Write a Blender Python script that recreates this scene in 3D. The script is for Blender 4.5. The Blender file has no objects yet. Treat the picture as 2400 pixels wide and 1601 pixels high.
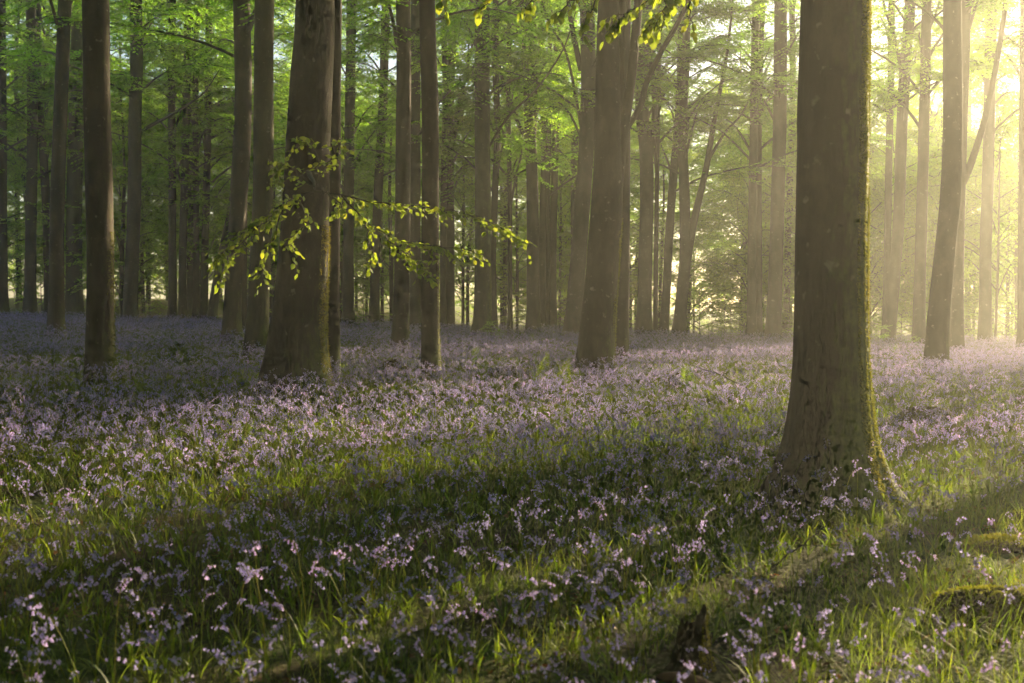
import bpy, math, random
import numpy as np
from mathutils import Vector, Matrix

R = math.radians
sc = bpy.context.scene
# ------------------------------------------------------------------ camera
W, H, F = 2400.0, 1601.0, 2667.0          # photograph pixels, focal length in pixels (40 mm)
HORIZON = 704.0
CAMZ = 1.5
PITCH = math.atan((H / 2 - HORIZON) / F)
cd = bpy.data.cameras.new('camera'); cam = bpy.data.objects.new('camera', cd)
sc.collection.objects.link(cam); sc.camera = cam
cd.lens = 40.0; cd.sensor_width = 36.0; cd.clip_start = 0.05; cd.clip_end = 2000
cam.location = (0, 0, CAMZ); cam.rotation_euler = (math.pi / 2 - PITCH, 0, 0)
cd.dof.use_dof = True; cd.dof.focus_distance = 13.0; cd.dof.aperture_fstop = 4.0
# ------------------------------------------------------------------ sky, sun, exposure
SUN_AZ, SUN_EL = R(39), R(16)             # azimuth to the right of the view direction
world = bpy.data.worlds.new('World'); sc.world = world; world.use_nodes = True
nt = world.node_tree; nt.nodes.clear()
sky = nt.nodes.new('ShaderNodeTexSky'); sky.sky_type = 'NISHITA'; sky.sun_disc = False
sky.sun_elevation = SUN_EL; sky.sun_rotation = SUN_AZ
bg = nt.nodes.new('ShaderNodeBackground'); bg.inputs['Strength'].default_value = 0.05
wo = nt.nodes.new('ShaderNodeOutputWorld')
nt.links.new(sky.outputs[0], bg.inputs[0]); nt.links.new(bg.outputs[0], wo.inputs[0])
SUND = Vector((math.sin(SUN_AZ) * math.cos(SUN_EL), math.cos(SUN_AZ) * math.cos(SUN_EL), math.sin(SUN_EL)))
sl = bpy.data.lights.new('sun', 'SUN'); sl.energy = 5.0; sl.angle = R(0.6); sl.color = (1.0, 0.78, 0.46)
sun = bpy.data.objects.new('sun', sl); sc.collection.objects.link(sun)
sun.rotation_euler = (-SUND).to_track_quat('-Z', 'Y').to_euler(); sun.location = SUND * 80
vs = sc.view_settings
vs.view_transform = 'Standard'; vs.look = 'None'; vs.gamma = 1.0; vs.use_curve_mapping = False
vs.exposure = 2.05
HAZE_DENSITY, HAZE_G = 0.0019, 0.70
cy = sc.cycles
cy.max_bounces = 4; cy.diffuse_bounces = 2; cy.glossy_bounces = 1; cy.transmission_bounces = 2
cy.volume_bounces = 1; cy.transparent_max_bounces = 4
cy.use_adaptive_sampling = True; cy.adaptive_threshold = 0.04; cy.adaptive_min_samples = 12
cy.use_denoising = True; cy.sample_clamp_indirect = 4.0
cy.caustics_reflective = False; cy.caustics_refractive = False
# ------------------------------------------------------------------ helpers
COL = sc.collection
rng = np.random.default_rng(7)

def nrm(v):
    v = np.asarray(v, float)
    return v / np.maximum(np.linalg.norm(v, axis=-1, keepdims=True), 1e-9)

def sstep(a, b, x):
    t = np.clip((np.asarray(x, float) - a) / (b - a), 0, 1)
    return t * t * (3 - 2 * t)

def vnoise(x, y, seed=0):
    """smooth value noise in [0,1], vectorised"""
    x = np.asarray(x, float) + 1000.0; y = np.asarray(y, float) + 1000.0
    xi = np.floor(x).astype(np.int64); yi = np.floor(y).astype(np.int64)
    fx = x - xi; fy = y - yi
    fx = fx * fx * (3 - 2 * fx); fy = fy * fy * (3 - 2 * fy)
    def h(a, b):
        n = (a * 374761393 + b * 668265263 + seed * 1442695041) & 0x7fffffff
        n = ((n ^ (n >> 13)) * 1274126177) & 0x7fffffff
        return ((n ^ (n >> 16)) & 0xffff) / 65535.0
    return (h(xi, yi) * (1 - fx) + h(xi + 1, yi) * fx) * (1 - fy) + (h(xi, yi + 1) * (1 - fx) + h(xi + 1, yi + 1) * fx) * fy

def ground_z(X, Y):
    X = np.asarray(X, float); Y = np.asarray(Y, float)
    s = sstep(7, 38, Y)
    z = (-0.030 * 26 * np.tanh(X / 26) + 0.05) * s
    far = sstep(47, 80, Y)
    z = z + far * (0.9 * sstep(-2, -18, X) - 0.7 * sstep(-10, 5, X))
    z = z + 0.10 * (vnoise(X * .35, Y * .35, 3) - .5) * sstep(2, 6, Y) + 0.04 * (vnoise(X * 1.3, Y * 1.3, 5) - .5)
    return z

FWD = np.array([0, math.cos(PITCH), -math.sin(PITCH)]); UPV = np.array([0, math.sin(PITCH), math.cos(PITCH)])
def ray(x, y):
    return FWD + np.array([1., 0, 0]) * ((x - W / 2) / F) + UPV * ((H / 2 - y) / F)
def at(x, y, Y):
    d = ray(x, y); return np.array([0, 0, CAMZ]) + d * (Y / d[1])
def foot(x, y, off=0.0):
    """where the sight line through a pixel meets the ground (raised by off: the flowers hide the foot)"""
    d = ray(x, y); o = np.array([0, 0, CAMZ]); t = 2.0
    while t < 140:
        p = o + d * t
        if p[2] < float(ground_z(p[0], p[1])) + off: break
        t += 0.05
    return p[0], p[1], float(ground_z(p[0], p[1]))

class MB:
    """collects verts / quads / tris with material indices into ONE mesh"""
    def __init__(s): s.v = []; s.q = []; s.t = []; s.qm = []; s.tm = []; s.n = 0; s.att = []
    def add(s, v, q=None, t=None, m=0, att=None):
        v = np.asarray(v, float).reshape(-1, 3)
        if q is not None and len(q):
            q = np.asarray(q, np.int64).reshape(-1, 4); s.q.append(q + s.n); s.qm.append(np.full(len(q), m))
        if t is not None and len(t):
            t = np.asarray(t, np.int64).reshape(-1, 3); s.t.append(t + s.n); s.tm.append(np.full(len(t), m))
        s.v.append(v); s.n += len(v)
        s.att.append(np.zeros(len(v)) if att is None else np.broadcast_to(np.asarray(att, float), (len(v),)))
        return s
    def mesh(s, name, mats, smooth=True, att=None):
        me = bpy.data.meshes.new(name)
        v = np.concatenate(s.v)
        q = np.concatenate(s.q) if s.q else np.zeros((0, 4), np.int64)
        t = np.concatenate(s.t) if s.t else np.zeros((0, 3), np.int64)
        mi = np.concatenate(s.qm + s.tm) if (s.qm or s.tm) else np.zeros(0)
        me.vertices.add(len(v)); me.vertices.foreach_set('co', v.astype(np.float32).ravel())
        me.loops.add(q.size + t.size); me.polygons.add(len(q) + len(t))
        me.loops.foreach_set('vertex_index', np.concatenate([q.ravel(), t.ravel()]).astype(np.int32))
        ls = np.concatenate([np.arange(len(q)) * 4, q.size + np.arange(len(t)) * 3])
        me.polygons.foreach_set('loop_start', ls.astype(np.int32))
        me.polygons.foreach_set('material_index', mi.astype(np.int32))
        me.polygons.foreach_set('use_smooth', np.full(len(ls), smooth))
        for m in (mats if isinstance(mats, (list, tuple)) else [mats]): me.materials.append(m)
        if att:
            a = me.attributes.new(att, 'FLOAT', 'POINT'); a.data.foreach_set('value', np.concatenate(s.att).astype(np.float32))
        me.update(calc_edges=True)
        return me

def link(name, me, parent=None, loc=None):
    o = bpy.data.objects.new(name, me); COL.objects.link(o)
    if parent is not None: o.parent = parent
    if loc is not None: o.location = loc
    return o
def thing(name, label, cat, loc=(0, 0, 0), group=None):
    o = bpy.data.objects.new(name, None); COL.objects.link(o); o.location = loc
    o.empty_display_size = 0.2
    return tag(o, label, cat, group)
def tag(o, label=None, cat=None, group=None, kind=None):
    if label: o['label'] = label
    if cat: o['category'] = cat
    if group: o['group'] = group
    if kind: o['kind'] = kind
    return o

def tube(P, r, sides=8, cap=True):
    P = np.asarray(P, float); n = len(P); r = np.broadcast_to(np.asarray(r, float), (n,))
    T = nrm(np.gradient(P, axis=0))
    ref = np.array([0, 0, 1.0]) if abs(T[:, 2].mean()) < 0.8 else np.array([1.0, 0, 0])
    A = nrm(np.cross(T, ref)); B = np.cross(T, A)
    a = np.arange(sides) * 2 * math.pi / sides
    V = P[:, None] + r[:, None, None] * (np.cos(a)[None, :, None] * A[:, None] + np.sin(a)[None, :, None] * B[:, None])
    i = np.arange(n - 1)[:, None] * sides; j = np.arange(sides)[None]; k = (j + 1) % sides
    q = np.stack([i + j, i + k, i + sides + k, i + sides + j], -1).reshape(-1, 4)
    v = V.reshape(-1, 3); t = None
    if cap:
        v = np.concatenate([v, P[-1:]]); c = len(v) - 1; b = (n - 1) * sides
        t = [(b + jj, b + (jj + 1) % sides, c) for jj in range(sides)]
    return v, q, t

def curve(pts, n):
    """smooth path through points, resampled"""
    pts = np.asarray(pts, float); m = len(pts)
    if m == 2: return pts[0] + (pts[1] - pts[0]) * np.linspace(0, 1, n)[:, None]
    pp = np.vstack([2 * pts[0] - pts[1], pts, 2 * pts[-1] - pts[-2]])
    u = np.linspace(0, m - 1 - 1e-6, n); i = u.astype(int); f = (u - i)[:, None]
    a, b, c, d = pp[i], pp[i + 1], pp[i + 2], pp[i + 3]
    return .5 * (2 * b + (c - a) * f + (2 * a - 5 * b + 4 * c - d) * f ** 2 + (3 * b - a - 3 * c + d) * f ** 3)

def rhombs(P, D, N, L, Wd):
    S = nrm(np.cross(D, N)); L = np.asarray(L)[:, None]; Wd = np.asarray(Wd)[:, None]
    N2 = nrm(np.cross(S, D))
    v = np.stack([P, P + D * L * .5 + S * Wd * .5 + N2 * L * .05, P + D * L, P + D * L * .5 - S * Wd * .5 + N2 * L * .05], 1)
    return v.reshape(-1, 3), np.arange(len(P) * 4).reshape(-1, 4)

# ------------------------------------------------------------------ materials
def mat(name):
    m = bpy.data.materials.new(name); m.use_nodes = True; n = m.node_tree; n.nodes.clear()
    out = n.nodes.new('ShaderNodeOutputMaterial')
    return m, n, out
def nd(n, typ, **kw):
    o = n.nodes.new(typ)
    for k, v in kw.items(): setattr(o, k, v)
    return o
def ramp(n, src, stops):
    r = n.nodes.new('ShaderNodeValToRGB'); e = r.color_ramp.elements
    while len(e) < len(stops): e.new(.5)
    for i, (p, c) in enumerate(stops): e[i].position = p; e[i].color = (*c, 1)
    n.links.new(src, r.inputs[0]); return r.outputs[0]
def noise(n, vec, scale, detail=4, rough=.55):
    t = nd(n, 'ShaderNodeTexNoise'); t.inputs['Scale'].default_value = scale
    t.inputs['Detail'].default_value = detail; t.inputs['Roughness'].default_value = rough
    if vec is not None: n.links.new(vec, t.inputs['Vector'])
    return t.outputs[0]
def mixc(n, f, a, b):
    m = nd(n, 'ShaderNodeMix', data_type='RGBA')
    if isinstance(f, float): m.inputs[0].default_value = f
    else: n.links.new(f, m.inputs[0])
    for s, i in ((a, 6), (b, 7)):
        if isinstance(s, tuple): m.inputs[i].default_value = (*s, 1)
        else: n.links.new(s, m.inputs[i])
    return m.outputs[2]
def mapping(n, scale, space='Object'):
    tc = nd(n, 'ShaderNodeTexCoord'); mp = nd(n, 'ShaderNodeMapping'); mp.inputs['Scale'].default_value = scale
    n.links.new(tc.outputs[space], mp.inputs[0]); return mp.outputs[0]

def bark_mat(name, dark, light, moss=(.070, .085, .016), fine=1.0):
    m, n, out = mat(name)
    p = nd(n, 'ShaderNodeBsdfPrincipled'); p.inputs['Roughness'].default_value = .85
    p.inputs['Specular IOR Level'].default_value = .25
    v1 = mapping(n, (1, 1, .35)); v2 = mapping(n, (1.0, 1.0, 6.0)); v3 = mapping(n, (3.5, 3.5, .9))
    big = noise(n, v1, 3.0, 5); rings = noise(n, v2, 1.6, 4); fis = noise(n, v3, 4 * fine, 5)
    spots = noise(n, mapping(n, (1, 1, 1)), 9.0, 2)
    c = ramp(n, big, [(.3, dark), (.7, light)])
    c = mixc(n, ramp(n, rings, [(.58, (0, 0, 0)), (.72, (.28, .28, .28))]), c, tuple(x * .6 for x in dark))
    c = mixc(n, ramp(n, spots, [(.66, (0, 0, 0)), (.74, (.5, .5, .5))]), c, (.22, .20, .165))
    pat = noise(n, mapping(n, (1, 1, .6)), 1.7, 6, .65)
    c = mixc(n, ramp(n, pat, [(.52, (0, 0, 0)), (.62, (.6, .6, .6))]), c, tuple(x * 1.55 for x in light))
    c = mixc(n, ramp(n, pat, [(.36, (.7, .7, .7)), (.45, (0, 0, 0))]), c, tuple(x * .55 for x in dark))
    at_ = nd(n, 'ShaderNodeAttribute', attribute_name='moss')
    mm = nd(n, 'ShaderNodeMath', operation='ADD'); n.links.new(at_.outputs['Fac'], mm.inputs[0])
    ms = nd(n, 'ShaderNodeMath', operation='MULTIPLY_ADD'); n.links.new(fis, ms.inputs[0]); ms.inputs[1].default_value = 1.2; ms.inputs[2].default_value = -.6
    n.links.new(ms.outputs[0], mm.inputs[1])
    mk = ramp(n, mm.outputs[0], [(.30, (0, 0, 0)), (.75, (.9, .9, .9))])
    mcol = ramp(n, noise(n, mapping(n, (1, 1, 1)), 30, 3), [(.3, tuple(x * .6 for x in moss)), (.7, tuple(x * 1.5 for x in moss))])
    c = mixc(n, mk, c, mcol)
    n.links.new(c, p.inputs['Base Color'])
    b = nd(n, 'ShaderNodeBump'); b.inputs['Strength'].default_value = .45; b.inputs['Distance'].default_value = .025
    ad = nd(n, 'ShaderNodeMath', operation='MULTIPLY_ADD'); n.links.new(rings, ad.inputs[0]); ad.inputs[1].default_value = .22; n.links.new(fis, ad.inputs[2])
    n.links.new(ad.outputs[0], b.inputs['Height']); n.links.new(b.outputs[0], p.inputs['Normal'])
    n.links.new(p.outputs[0], out.inputs[0]); return m

def leafy_mat(name, dif, trans, tw=.5, gloss=.04, var=.35, hue2=None):
    """thin leaf or petal: diffuse + translucent + a little gloss, varied by place and by object"""
    m, n, out = mat(name)
    d = nd(n, 'ShaderNodeBsdfDiffuse'); t = nd(n, 'ShaderNodeBsdfTranslucent'); g = nd(n, 'ShaderNodeBsdfGlossy')
    g.inputs['Roughness'].default_value = .5
    geo = nd(n, 'ShaderNodeNewGeometry')
    f = noise(n, geo.outputs['Position'], 1.3, 3)
    oi = nd(n, 'ShaderNodeObjectInfo')
    ad = nd(n, 'ShaderNodeMath', operation='MULTIPLY_ADD'); n.links.new(oi.outputs['Random'], ad.inputs[0]); ad.inputs[1].default_value = .5; n.links.new(f, ad.inputs[2])
    hue2 = hue2 or (1.25, 1.0, .9)
    def v(c):
        return ramp(n, ad.outputs[0], [(.35, tuple(x * (1 - var) for x in c)), (.75, c), (1.0, tuple(min(1, x * (1 + var * .6) * h) for x, h in zip(c, hue2)))])
    n.links.new(v(dif), d.inputs[0]); n.links.new(v(trans), t.inputs[0])
    mx = nd(n, 'ShaderNodeMixShader'); mx.inputs[0].default_value = tw
    n.links.new(d.outputs[0], mx.inputs[1]); n.links.new(t.outputs[0], mx.inputs[2])
    m2 = nd(n, 'ShaderNodeMixShader'); m2.inputs[0].default_value = gloss
    n.links.new(mx.outputs[0], m2.inputs[1]); n.links.new(g.outputs[0], m2.inputs[2])
    n.links.new(m2.outputs[0], out.inputs[0]); return m

def plain_mat(name, a, b, scale=12, rough=.85, bump=.4, bd=.01):
    m, n, out = mat(name)
    p = nd(n, 'ShaderNodeBsdfPrincipled'); p.inputs['Roughness'].default_value = rough; p.inputs['Specular IOR Level'].default_value = .3
    f = noise(n, mapping(n, (1, 1, 1)), scale, 6)
    n.links.new(ramp(n, f, [(.3, a), (.7, b)]), p.inputs['Base Color'])
    bp = nd(n, 'ShaderNodeBump'); bp.inputs['Strength'].default_value = bump; bp.inputs['Distance'].default_value = bd
    n.links.new(f, bp.inputs['Height']); n.links.new(bp.outputs[0], p.inputs['Normal'])
    n.links.new(p.outputs[0], out.inputs[0]); return m

M = {}
M['bark'] = bark_mat('beech_bark', (.015, .010, .007), (.048, .033, .024))
M['bark_near'] = bark_mat('old_beech_bark', (.015, .010, .007), (.050, .034, .025), fine=1.6)
M['bark_moss'] = bark_mat('mossy_bark', (.020, .017, .010), (.052, .045, .025))
M['twig'] = plain_mat('twig_bark', (.035, .028, .022), (.07, .058, .048), 8)
M['leaf'] = leafy_mat('beech_leaves', (.056, .122, .012), (.28, .56, .03), .72, .03, .4)
M['leaf_low'] = leafy_mat('young_beech_leaves', (.066, .130, .012), (.34, .60, .03), .72, .04, .35)
M['leaf_hero'] = leafy_mat('near_beech_leaves', (.085, .130, .015), (.30, .40, .03), .55, .03, .25)
M['moss'] = leafy_mat('moss_fuzz', (.085, .10, .014), (.20, .21, .02), .5, .02, .4)
M['petal'] = leafy_mat('bluebell_petals', (.30, .275, .62), (.54, .48, .84), .6, .04, .35, (1.18, 1.0, .95))
M['stem'] = leafy_mat('bluebell_stems', (.095, .120, .020), (.22, .28, .03), .5, .02, .3)
M['strap'] = leafy_mat('bluebell_leaves', (.036, .066, .012), (.17, .27, .016), .6, .03, .4)
M['grass'] = leafy_mat('woodland_grass', (.042, .075, .010), (.20, .30, .015), .62, .04, .5)
M['fern'] = leafy_mat('fern_fronds', (.08, .13, .018), (.22, .34, .03), .55, .03, .3)
M['dead'] = leafy_mat('dead_leaves', (.12, .07, .035), (.16, .08, .03), .3, .05, .5)
M['wood'] = plain_mat('rotten_wood', (.025, .018, .012), (.085, .055, .035), 14, .9, .8, .02)
M['redwood'] = plain_mat('fallen_bark', (.06, .028, .018), (.13, .065, .042), 10, .8, .6, .01)
m, n, out = mat('woodland_floor')
p = nd(n, 'ShaderNodeBsdfPrincipled'); p.inputs['Roughness'].default_value = .95; p.inputs['Specular IOR Level'].default_value = .1
tc = mapping(n, (1, 1, 1)); f1 = noise(n, tc, .8, 6); f2 = noise(n, tc, 14, 5)
soil = ramp(n, f2, [(.3, (.022, .017, .010)), (.7, (.060, .045, .026))])
green = ramp(n, f2, [(.3, (.025, .035, .010)), (.7, (.060, .080, .018))])
c = mixc(n, ramp(n, f1, [(.4, (0, 0, 0)), (.6, (1, 1, 1))]), soil, green)
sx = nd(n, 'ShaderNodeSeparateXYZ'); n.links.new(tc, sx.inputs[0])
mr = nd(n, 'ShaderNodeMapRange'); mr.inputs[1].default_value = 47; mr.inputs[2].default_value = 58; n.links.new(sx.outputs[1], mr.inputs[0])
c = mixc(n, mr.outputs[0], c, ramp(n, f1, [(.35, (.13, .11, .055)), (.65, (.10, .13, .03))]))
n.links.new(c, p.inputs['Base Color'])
b = nd(n, 'ShaderNodeBump'); b.inputs['Strength'].default_value = .8; b.inputs['Distance'].default_value = .05
n.links.new(f2, b.inputs['Height']); n.links.new(b.outputs[0], p.inputs['Normal']); n.links.new(p.outputs[0], out.inputs[0]); M['floor'] = m

# ------------------------------------------------------------------ ground
gx = np.concatenate([np.linspace(-260, -30, 30)[:-1], np.linspace(-30, 30, 200), np.linspace(30, 260, 30)[1:]])
gy = np.concatenate([np.linspace(-60, -2, 12)[:-1], np.linspace(-2, 60, 220), np.linspace(60, 300, 40)[1:]])
GX, GY = np.meshgrid(gx, gy); GZ = ground_z(GX, GY)
i = (np.arange(len(gy) - 1)[:, None] * len(gx) + np.arange(len(gx) - 1)[None]).ravel()
g = MB().add(np.stack([GX, GY, GZ], -1).reshape(-1, 3), np.stack([i, i + 1, i + 1 + len(gx), i + len(gx)], -1))
tag(link('ground', g.mesh('ground', M['floor'])), 'dark woodland floor of soil and leaf litter under the bluebells', kind='structure')

# ------------------------------------------------------------------ foliage builders
def spray(o, d, L, rs, leaves, twigs, leaf=.10, gap=.06, droop=.14):
    d = nrm(d); up = np.array([0, 0, 1.])
    side = nrm(np.cross(d, up)); dn = -up
    t = np.linspace(0, 1, 5)[:, None]
    main = o + d * L * t + dn * droop * L * t ** 2 + side * L * .06 * math.sin(rs.uniform(0, 6)) * t ** 2
    twigs.append((main, .004 + .004 * L))
    nb = max(4, int(L / .17)); lines = [(main, L)]
    for k in range(nb):
        u = .12 + .83 * k / nb; sg = 1 if k % 2 else -1
        b = o + d * L * u + dn * droop * L * u * u
        dd = nrm(d * .75 + side * sg * rs.uniform(.6, 1.0) + dn * rs.uniform(-.1, .2))
        l = (L * .48 * (1 - .65 * u) + .08) * rs.uniform(.7, 1.2)
        pp = b + dd * l * np.linspace(0, 1, 3)[:, None] + dn * .1 * l * np.linspace(0, 1, 3)[:, None] ** 2
        lines.append((pp, l))
        if l > .25: twigs.append((pp, .003))
    for pp, l in lines:
        nl = max(2, int(l / gap)); u = (np.arange(nl) + .5 + rs.uniform(-.3, .3, nl)) / nl
        x = np.stack([np.interp(u, np.linspace(0, 1, len(pp)), pp[:, a]) for a in range(3)], 1)
        td = nrm(pp[-1] - pp[0]); ts = nrm(np.cross(td, up))
        sg = np.where(np.arange(nl) % 2, 1., -1.)[:, None]
        D = nrm(td * .65 + ts * sg * rs.uniform(.4, .9, (nl, 1)) + rs.normal(0, .18, (nl, 3)) + dn * .18)
        N = nrm(up + rs.normal(0, .38, (nl, 3)))
        S = leaf * rs.uniform(.65, 1.2, nl)
        leaves.append((x, D, N, S))

def crown(seed, nl, hmax, len0, len1, elev0, sp_n, spl, leaf, r0, gap=.06, start=.3):
    """limbs (list of meshes) and one leaf mesh around a vertical axis, z = 0 at the lowest limb"""
    rs = np.random.default_rng(seed); limbs = []; leaves = []
    for k in range(nl):
        u = k / max(1, nl - 1); h = hmax * min(1, max(0, u + rs.uniform(-.06, .06))); a = k * 2.4 + rs.uniform(-.7, .7)
        L = (len0 + (len1 - len0) * u) * rs.uniform(.8, 1.2); e = elev0 * rs.uniform(.5, 1.35)
        hd = np.array([math.cos(a), math.sin(a), 0]); bend = np.array([-hd[1], hd[0], 0]) * rs.uniform(-.25, .25)
        t = np.linspace(0, 1, 9)[:, None]
        P = np.array([0, 0, h]) + hd * L * math.cos(e) * (t + .15 * t ** 2) + np.array([0, 0, 1.]) * L * (math.sin(e) * t - .55 * math.sin(e) * t ** 2.2) + bend * L * t ** 2
        P += rs.normal(0, .02 * L / 4, P.shape) * t
        twigs = []
        mb = MB(); mb.add(*tube(P, r0 * (1 - .55 * u) * (1 - .85 * t[:, 0]) + .006, 6))
        for s in range(sp_n):
            w = start + (1 - start) * (s + rs.uniform(0, .8)) / sp_n; w = min(w, .99)
            b = np.array([np.interp(w, t[:, 0], P[:, q]) for q in range(3)])
            sg = 1 if s % 2 else -1
            dd = nrm(hd * rs.uniform(.35, 1.0) + np.array([-hd[1], hd[0], 0]) * sg * rs.uniform(.3, 1.1) + np.array([0, 0, rs.uniform(-.75, .6)]))
            spray(b, dd, spl * (1.15 - .4 * w) * rs.uniform(.6, 1.3), rs, leaves, twigs, leaf, gap, rs.uniform(.1, .45))
        for pp, r in twigs: mb.add(*tube(pp, np.linspace(r, r * .4, len(pp)), 3, False))
        limbs.append(mb)
    A = [np.concatenate([l[q] for l in leaves]) for q in range(4)]
    v, q = rhombs(A[0], A[1], A[2], A[3], A[3] * .62)
    return limbs, (v, q)

def crown_set(mname, *a, **k):
    limbs, (v, q) = crown(*a, **k)
    def join(bs):
        j = MB()
        for b_ in bs:
            for vv in b_.v: j.v.append(vv)
            for qq in b_.q: j.q.append(qq + j.n)
            for tt in b_.t: j.t.append(tt + j.n)
            j.qm += b_.qm; j.tm += b_.tm; j.n += b_.n
        return j.mesh('limb', M['twig'])
    low = [join([b_]) for b_ in limbs[:5]]
    return low, MB().add(v, q).mesh('crown', M[mname], smooth=False), join(limbs[5:]), join(limbs)

HIGH = [crown_set('leaf', 100 + i, 16, 12, 5.6, 2.4, R(62), 11, 1.5, .13, .055) for i in range(4)]
LOW = [crown_set('leaf_low', 200 + i, 20, 8.5, 4.0, 1.7, R(56), 13, 1.3, .12, .022) for i in range(4)]
SHRUB = [crown_set('leaf_low', 300 + i, 10, 1.6, 1.3, .5, R(38), 5, .6, .085, .014, gap=.055) for i in range(3)]

DENSE = [crown_set('leaf_low', 330 + i, 18, 2.8, 1.5, .9, R(36), 9, .75, .13, .02, gap=.05, start=.1) for i in range(2)]  # extra-leafy crowns made for the added shade trees

def put_crown(root, axis_pt, lean, sets, scale, rz, split=True):
    limbs, cm, rest, _ = sets
    mtx = Matrix.Translation(Vector(axis_pt)) @ Vector((0, 0, 1)).rotation_difference(Vector(lean)).to_matrix().to_4x4() @ Matrix.Rotation(rz, 4, 'Z') @ Matrix.Diagonal((*([scale] * 3), 1)) if not isinstance(scale, tuple) else \
        Matrix.Translation(Vector(axis_pt)) @ Vector((0, 0, 1)).rotation_difference(Vector(lean)).to_matrix().to_4x4() @ Matrix.Rotation(rz, 4, 'Z') @ Matrix.Diagonal((*scale, 1))
    for lm in limbs:
        o = link('limb', lm, root); o.matrix_local = mtx
    o = link('upper_limb_framework', rest, root); o.matrix_local = mtx
    o = link('crown', cm, root); o.matrix_local = mtx

# ------------------------------------------------------------------ trunks
def trunk_mesh(A, ref, sides=20, dz0=.06, mname='bark', flare=.55, fh=.5, seed=0, moss=.35, rough=.03, lobes=5, sink=.3, grow=1.06, mossdir=0.35):
    """A: axis points (local, base at z=0); ref: [(z, radius)] along the trunk"""
    A = np.asarray(A, float); rs = np.random.default_rng(seed)
    zt = A[-1, 2]; z = [-sink]; d = dz0
    while z[-1] < zt: z.append(z[-1] + d); d = min(d * grow, .8)
    z = np.array(z)
    fine = curve(A, 200); o = np.argsort(fine[:, 2]); fine = fine[o]
    cx = np.interp(z, fine[:, 2], fine[:, 0]); cyy = np.interp(z, fine[:, 2], fine[:, 1])
    r = np.interp(z, [a for a, b in ref], [b for a, b in ref]); rb = ref[0][1]
    th = np.arange(sides) * 2 * math.pi / sides
    Z, T = np.meshgrid(z, th, indexing='ij')
    ph = rs.uniform(0, 6, 8); e = np.exp(-np.maximum(Z, 0) / fh)
    lob = (.88 + .27 * np.cos(lobes * T + ph[0] + .3 * np.sin(2 * T + ph[1])) + .17 * np.cos(3 * T + ph[2]))
    rad = r[:, None] * (1 + flare * e * lob)
    rad *= 1 + rough * (np.sin(3 * T + Z * .9 + ph[3]) * .5 + np.sin(5 * T - Z * 1.7 + ph[4]) * .3 + np.sin(2 * T + Z * 2.3 + ph[5]) * .5)
    rad += rough * .5 * rb * (vnoise(T * sides / 6.28 * .5, Z * 6, seed) - .5)
    V = np.stack([cx[:, None] + rad * np.cos(T), cyy[:, None] + rad * np.sin(T), Z], -1)
    # moss: grows on the damp flank (direction mossdir, x axis to the right) and round the foot
    ms = moss * (.5 + .5 * np.cos(T - mossdir)) ** 1.5 * (0.75 + .25 * np.exp(-Z / 3)) + .8 * np.exp(-np.maximum(Z, 0) / (.35 + fh * .6)) * (.6 + .4 * np.cos(T - mossdir))
    mb = MB(); nz, ns = V.shape[:2]
    i = np.arange(nz - 1)[:, None] * ns; j = np.arange(ns)[None]; k = (j + 1) % ns
    q = np.stack([i + j, i + k, i + ns + k, i + ns + j], -1).reshape(-1, 4)
    mb.add(V.reshape(-1, 3), q, att=ms.ravel())
    return mb.mesh('trunk', M[mname], att='moss'), V, T

def moss_fuzz(V, T, root, a0, a1, zmax, count, seed, length=.022, zmin=0.0):
    """short shaggy moss on a flank of a trunk, one soft mass"""
    rs = np.random.default_rng(seed); nz, ns = V.shape[:2]
    ok = np.where(V[:, 0, 2] < zmax)[0]; hi = ok[-1]
    zz = rs.uniform(zmin, V[hi, 0, 2], count * 3); aa = rs.uniform(a0, a1, count * 3)
    keep = vnoise(aa * 7, zz * 1.6, seed) + .35 * vnoise(aa * 20, zz * 4, seed + 1) > .55 + .25 * np.abs((aa - (a0 + a1) / 2) / ((a1 - a0) / 2)) ** 2
    zz = zz[keep][:count]; aa = aa[keep][:count]
    fi = np.interp(zz, V[:, 0, 2], np.arange(nz)); i = np.minimum(fi.astype(int), nz - 2); f = (fi - i)[:, None]
    fj = (aa % (2 * math.pi)) / (2 * math.pi) * ns; j = fj.astype(int) % ns; g = (fj - fj.astype(int))[:, None]; k = (j + 1) % ns
    P = (V[i, j] * (1 - f) + V[i + 1, j] * f) * (1 - g) + (V[i, k] * (1 - f) + V[i + 1, k] * f) * g
    N = np.stack([np.cos(aa), np.sin(aa), np.zeros_like(aa)], 1)
    D = nrm(N * rs.uniform(.4, 1.2, (len(aa), 1)) + np.array([0, 0, -.6]) + rs.normal(0, .4, (len(aa), 3)))
    L = length * rs.uniform(.5, 1.5, len(aa))
    v, q = rhombs(P - N * .003, D, nrm(np.cross(D, rs.normal(0, 1, (len(aa), 3)))), L, L * .35)
    o = link('moss', MB().add(v, q).mesh('moss', M['moss'], smooth=False), root); o['kind'] = 'stuff'
    return o

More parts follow.
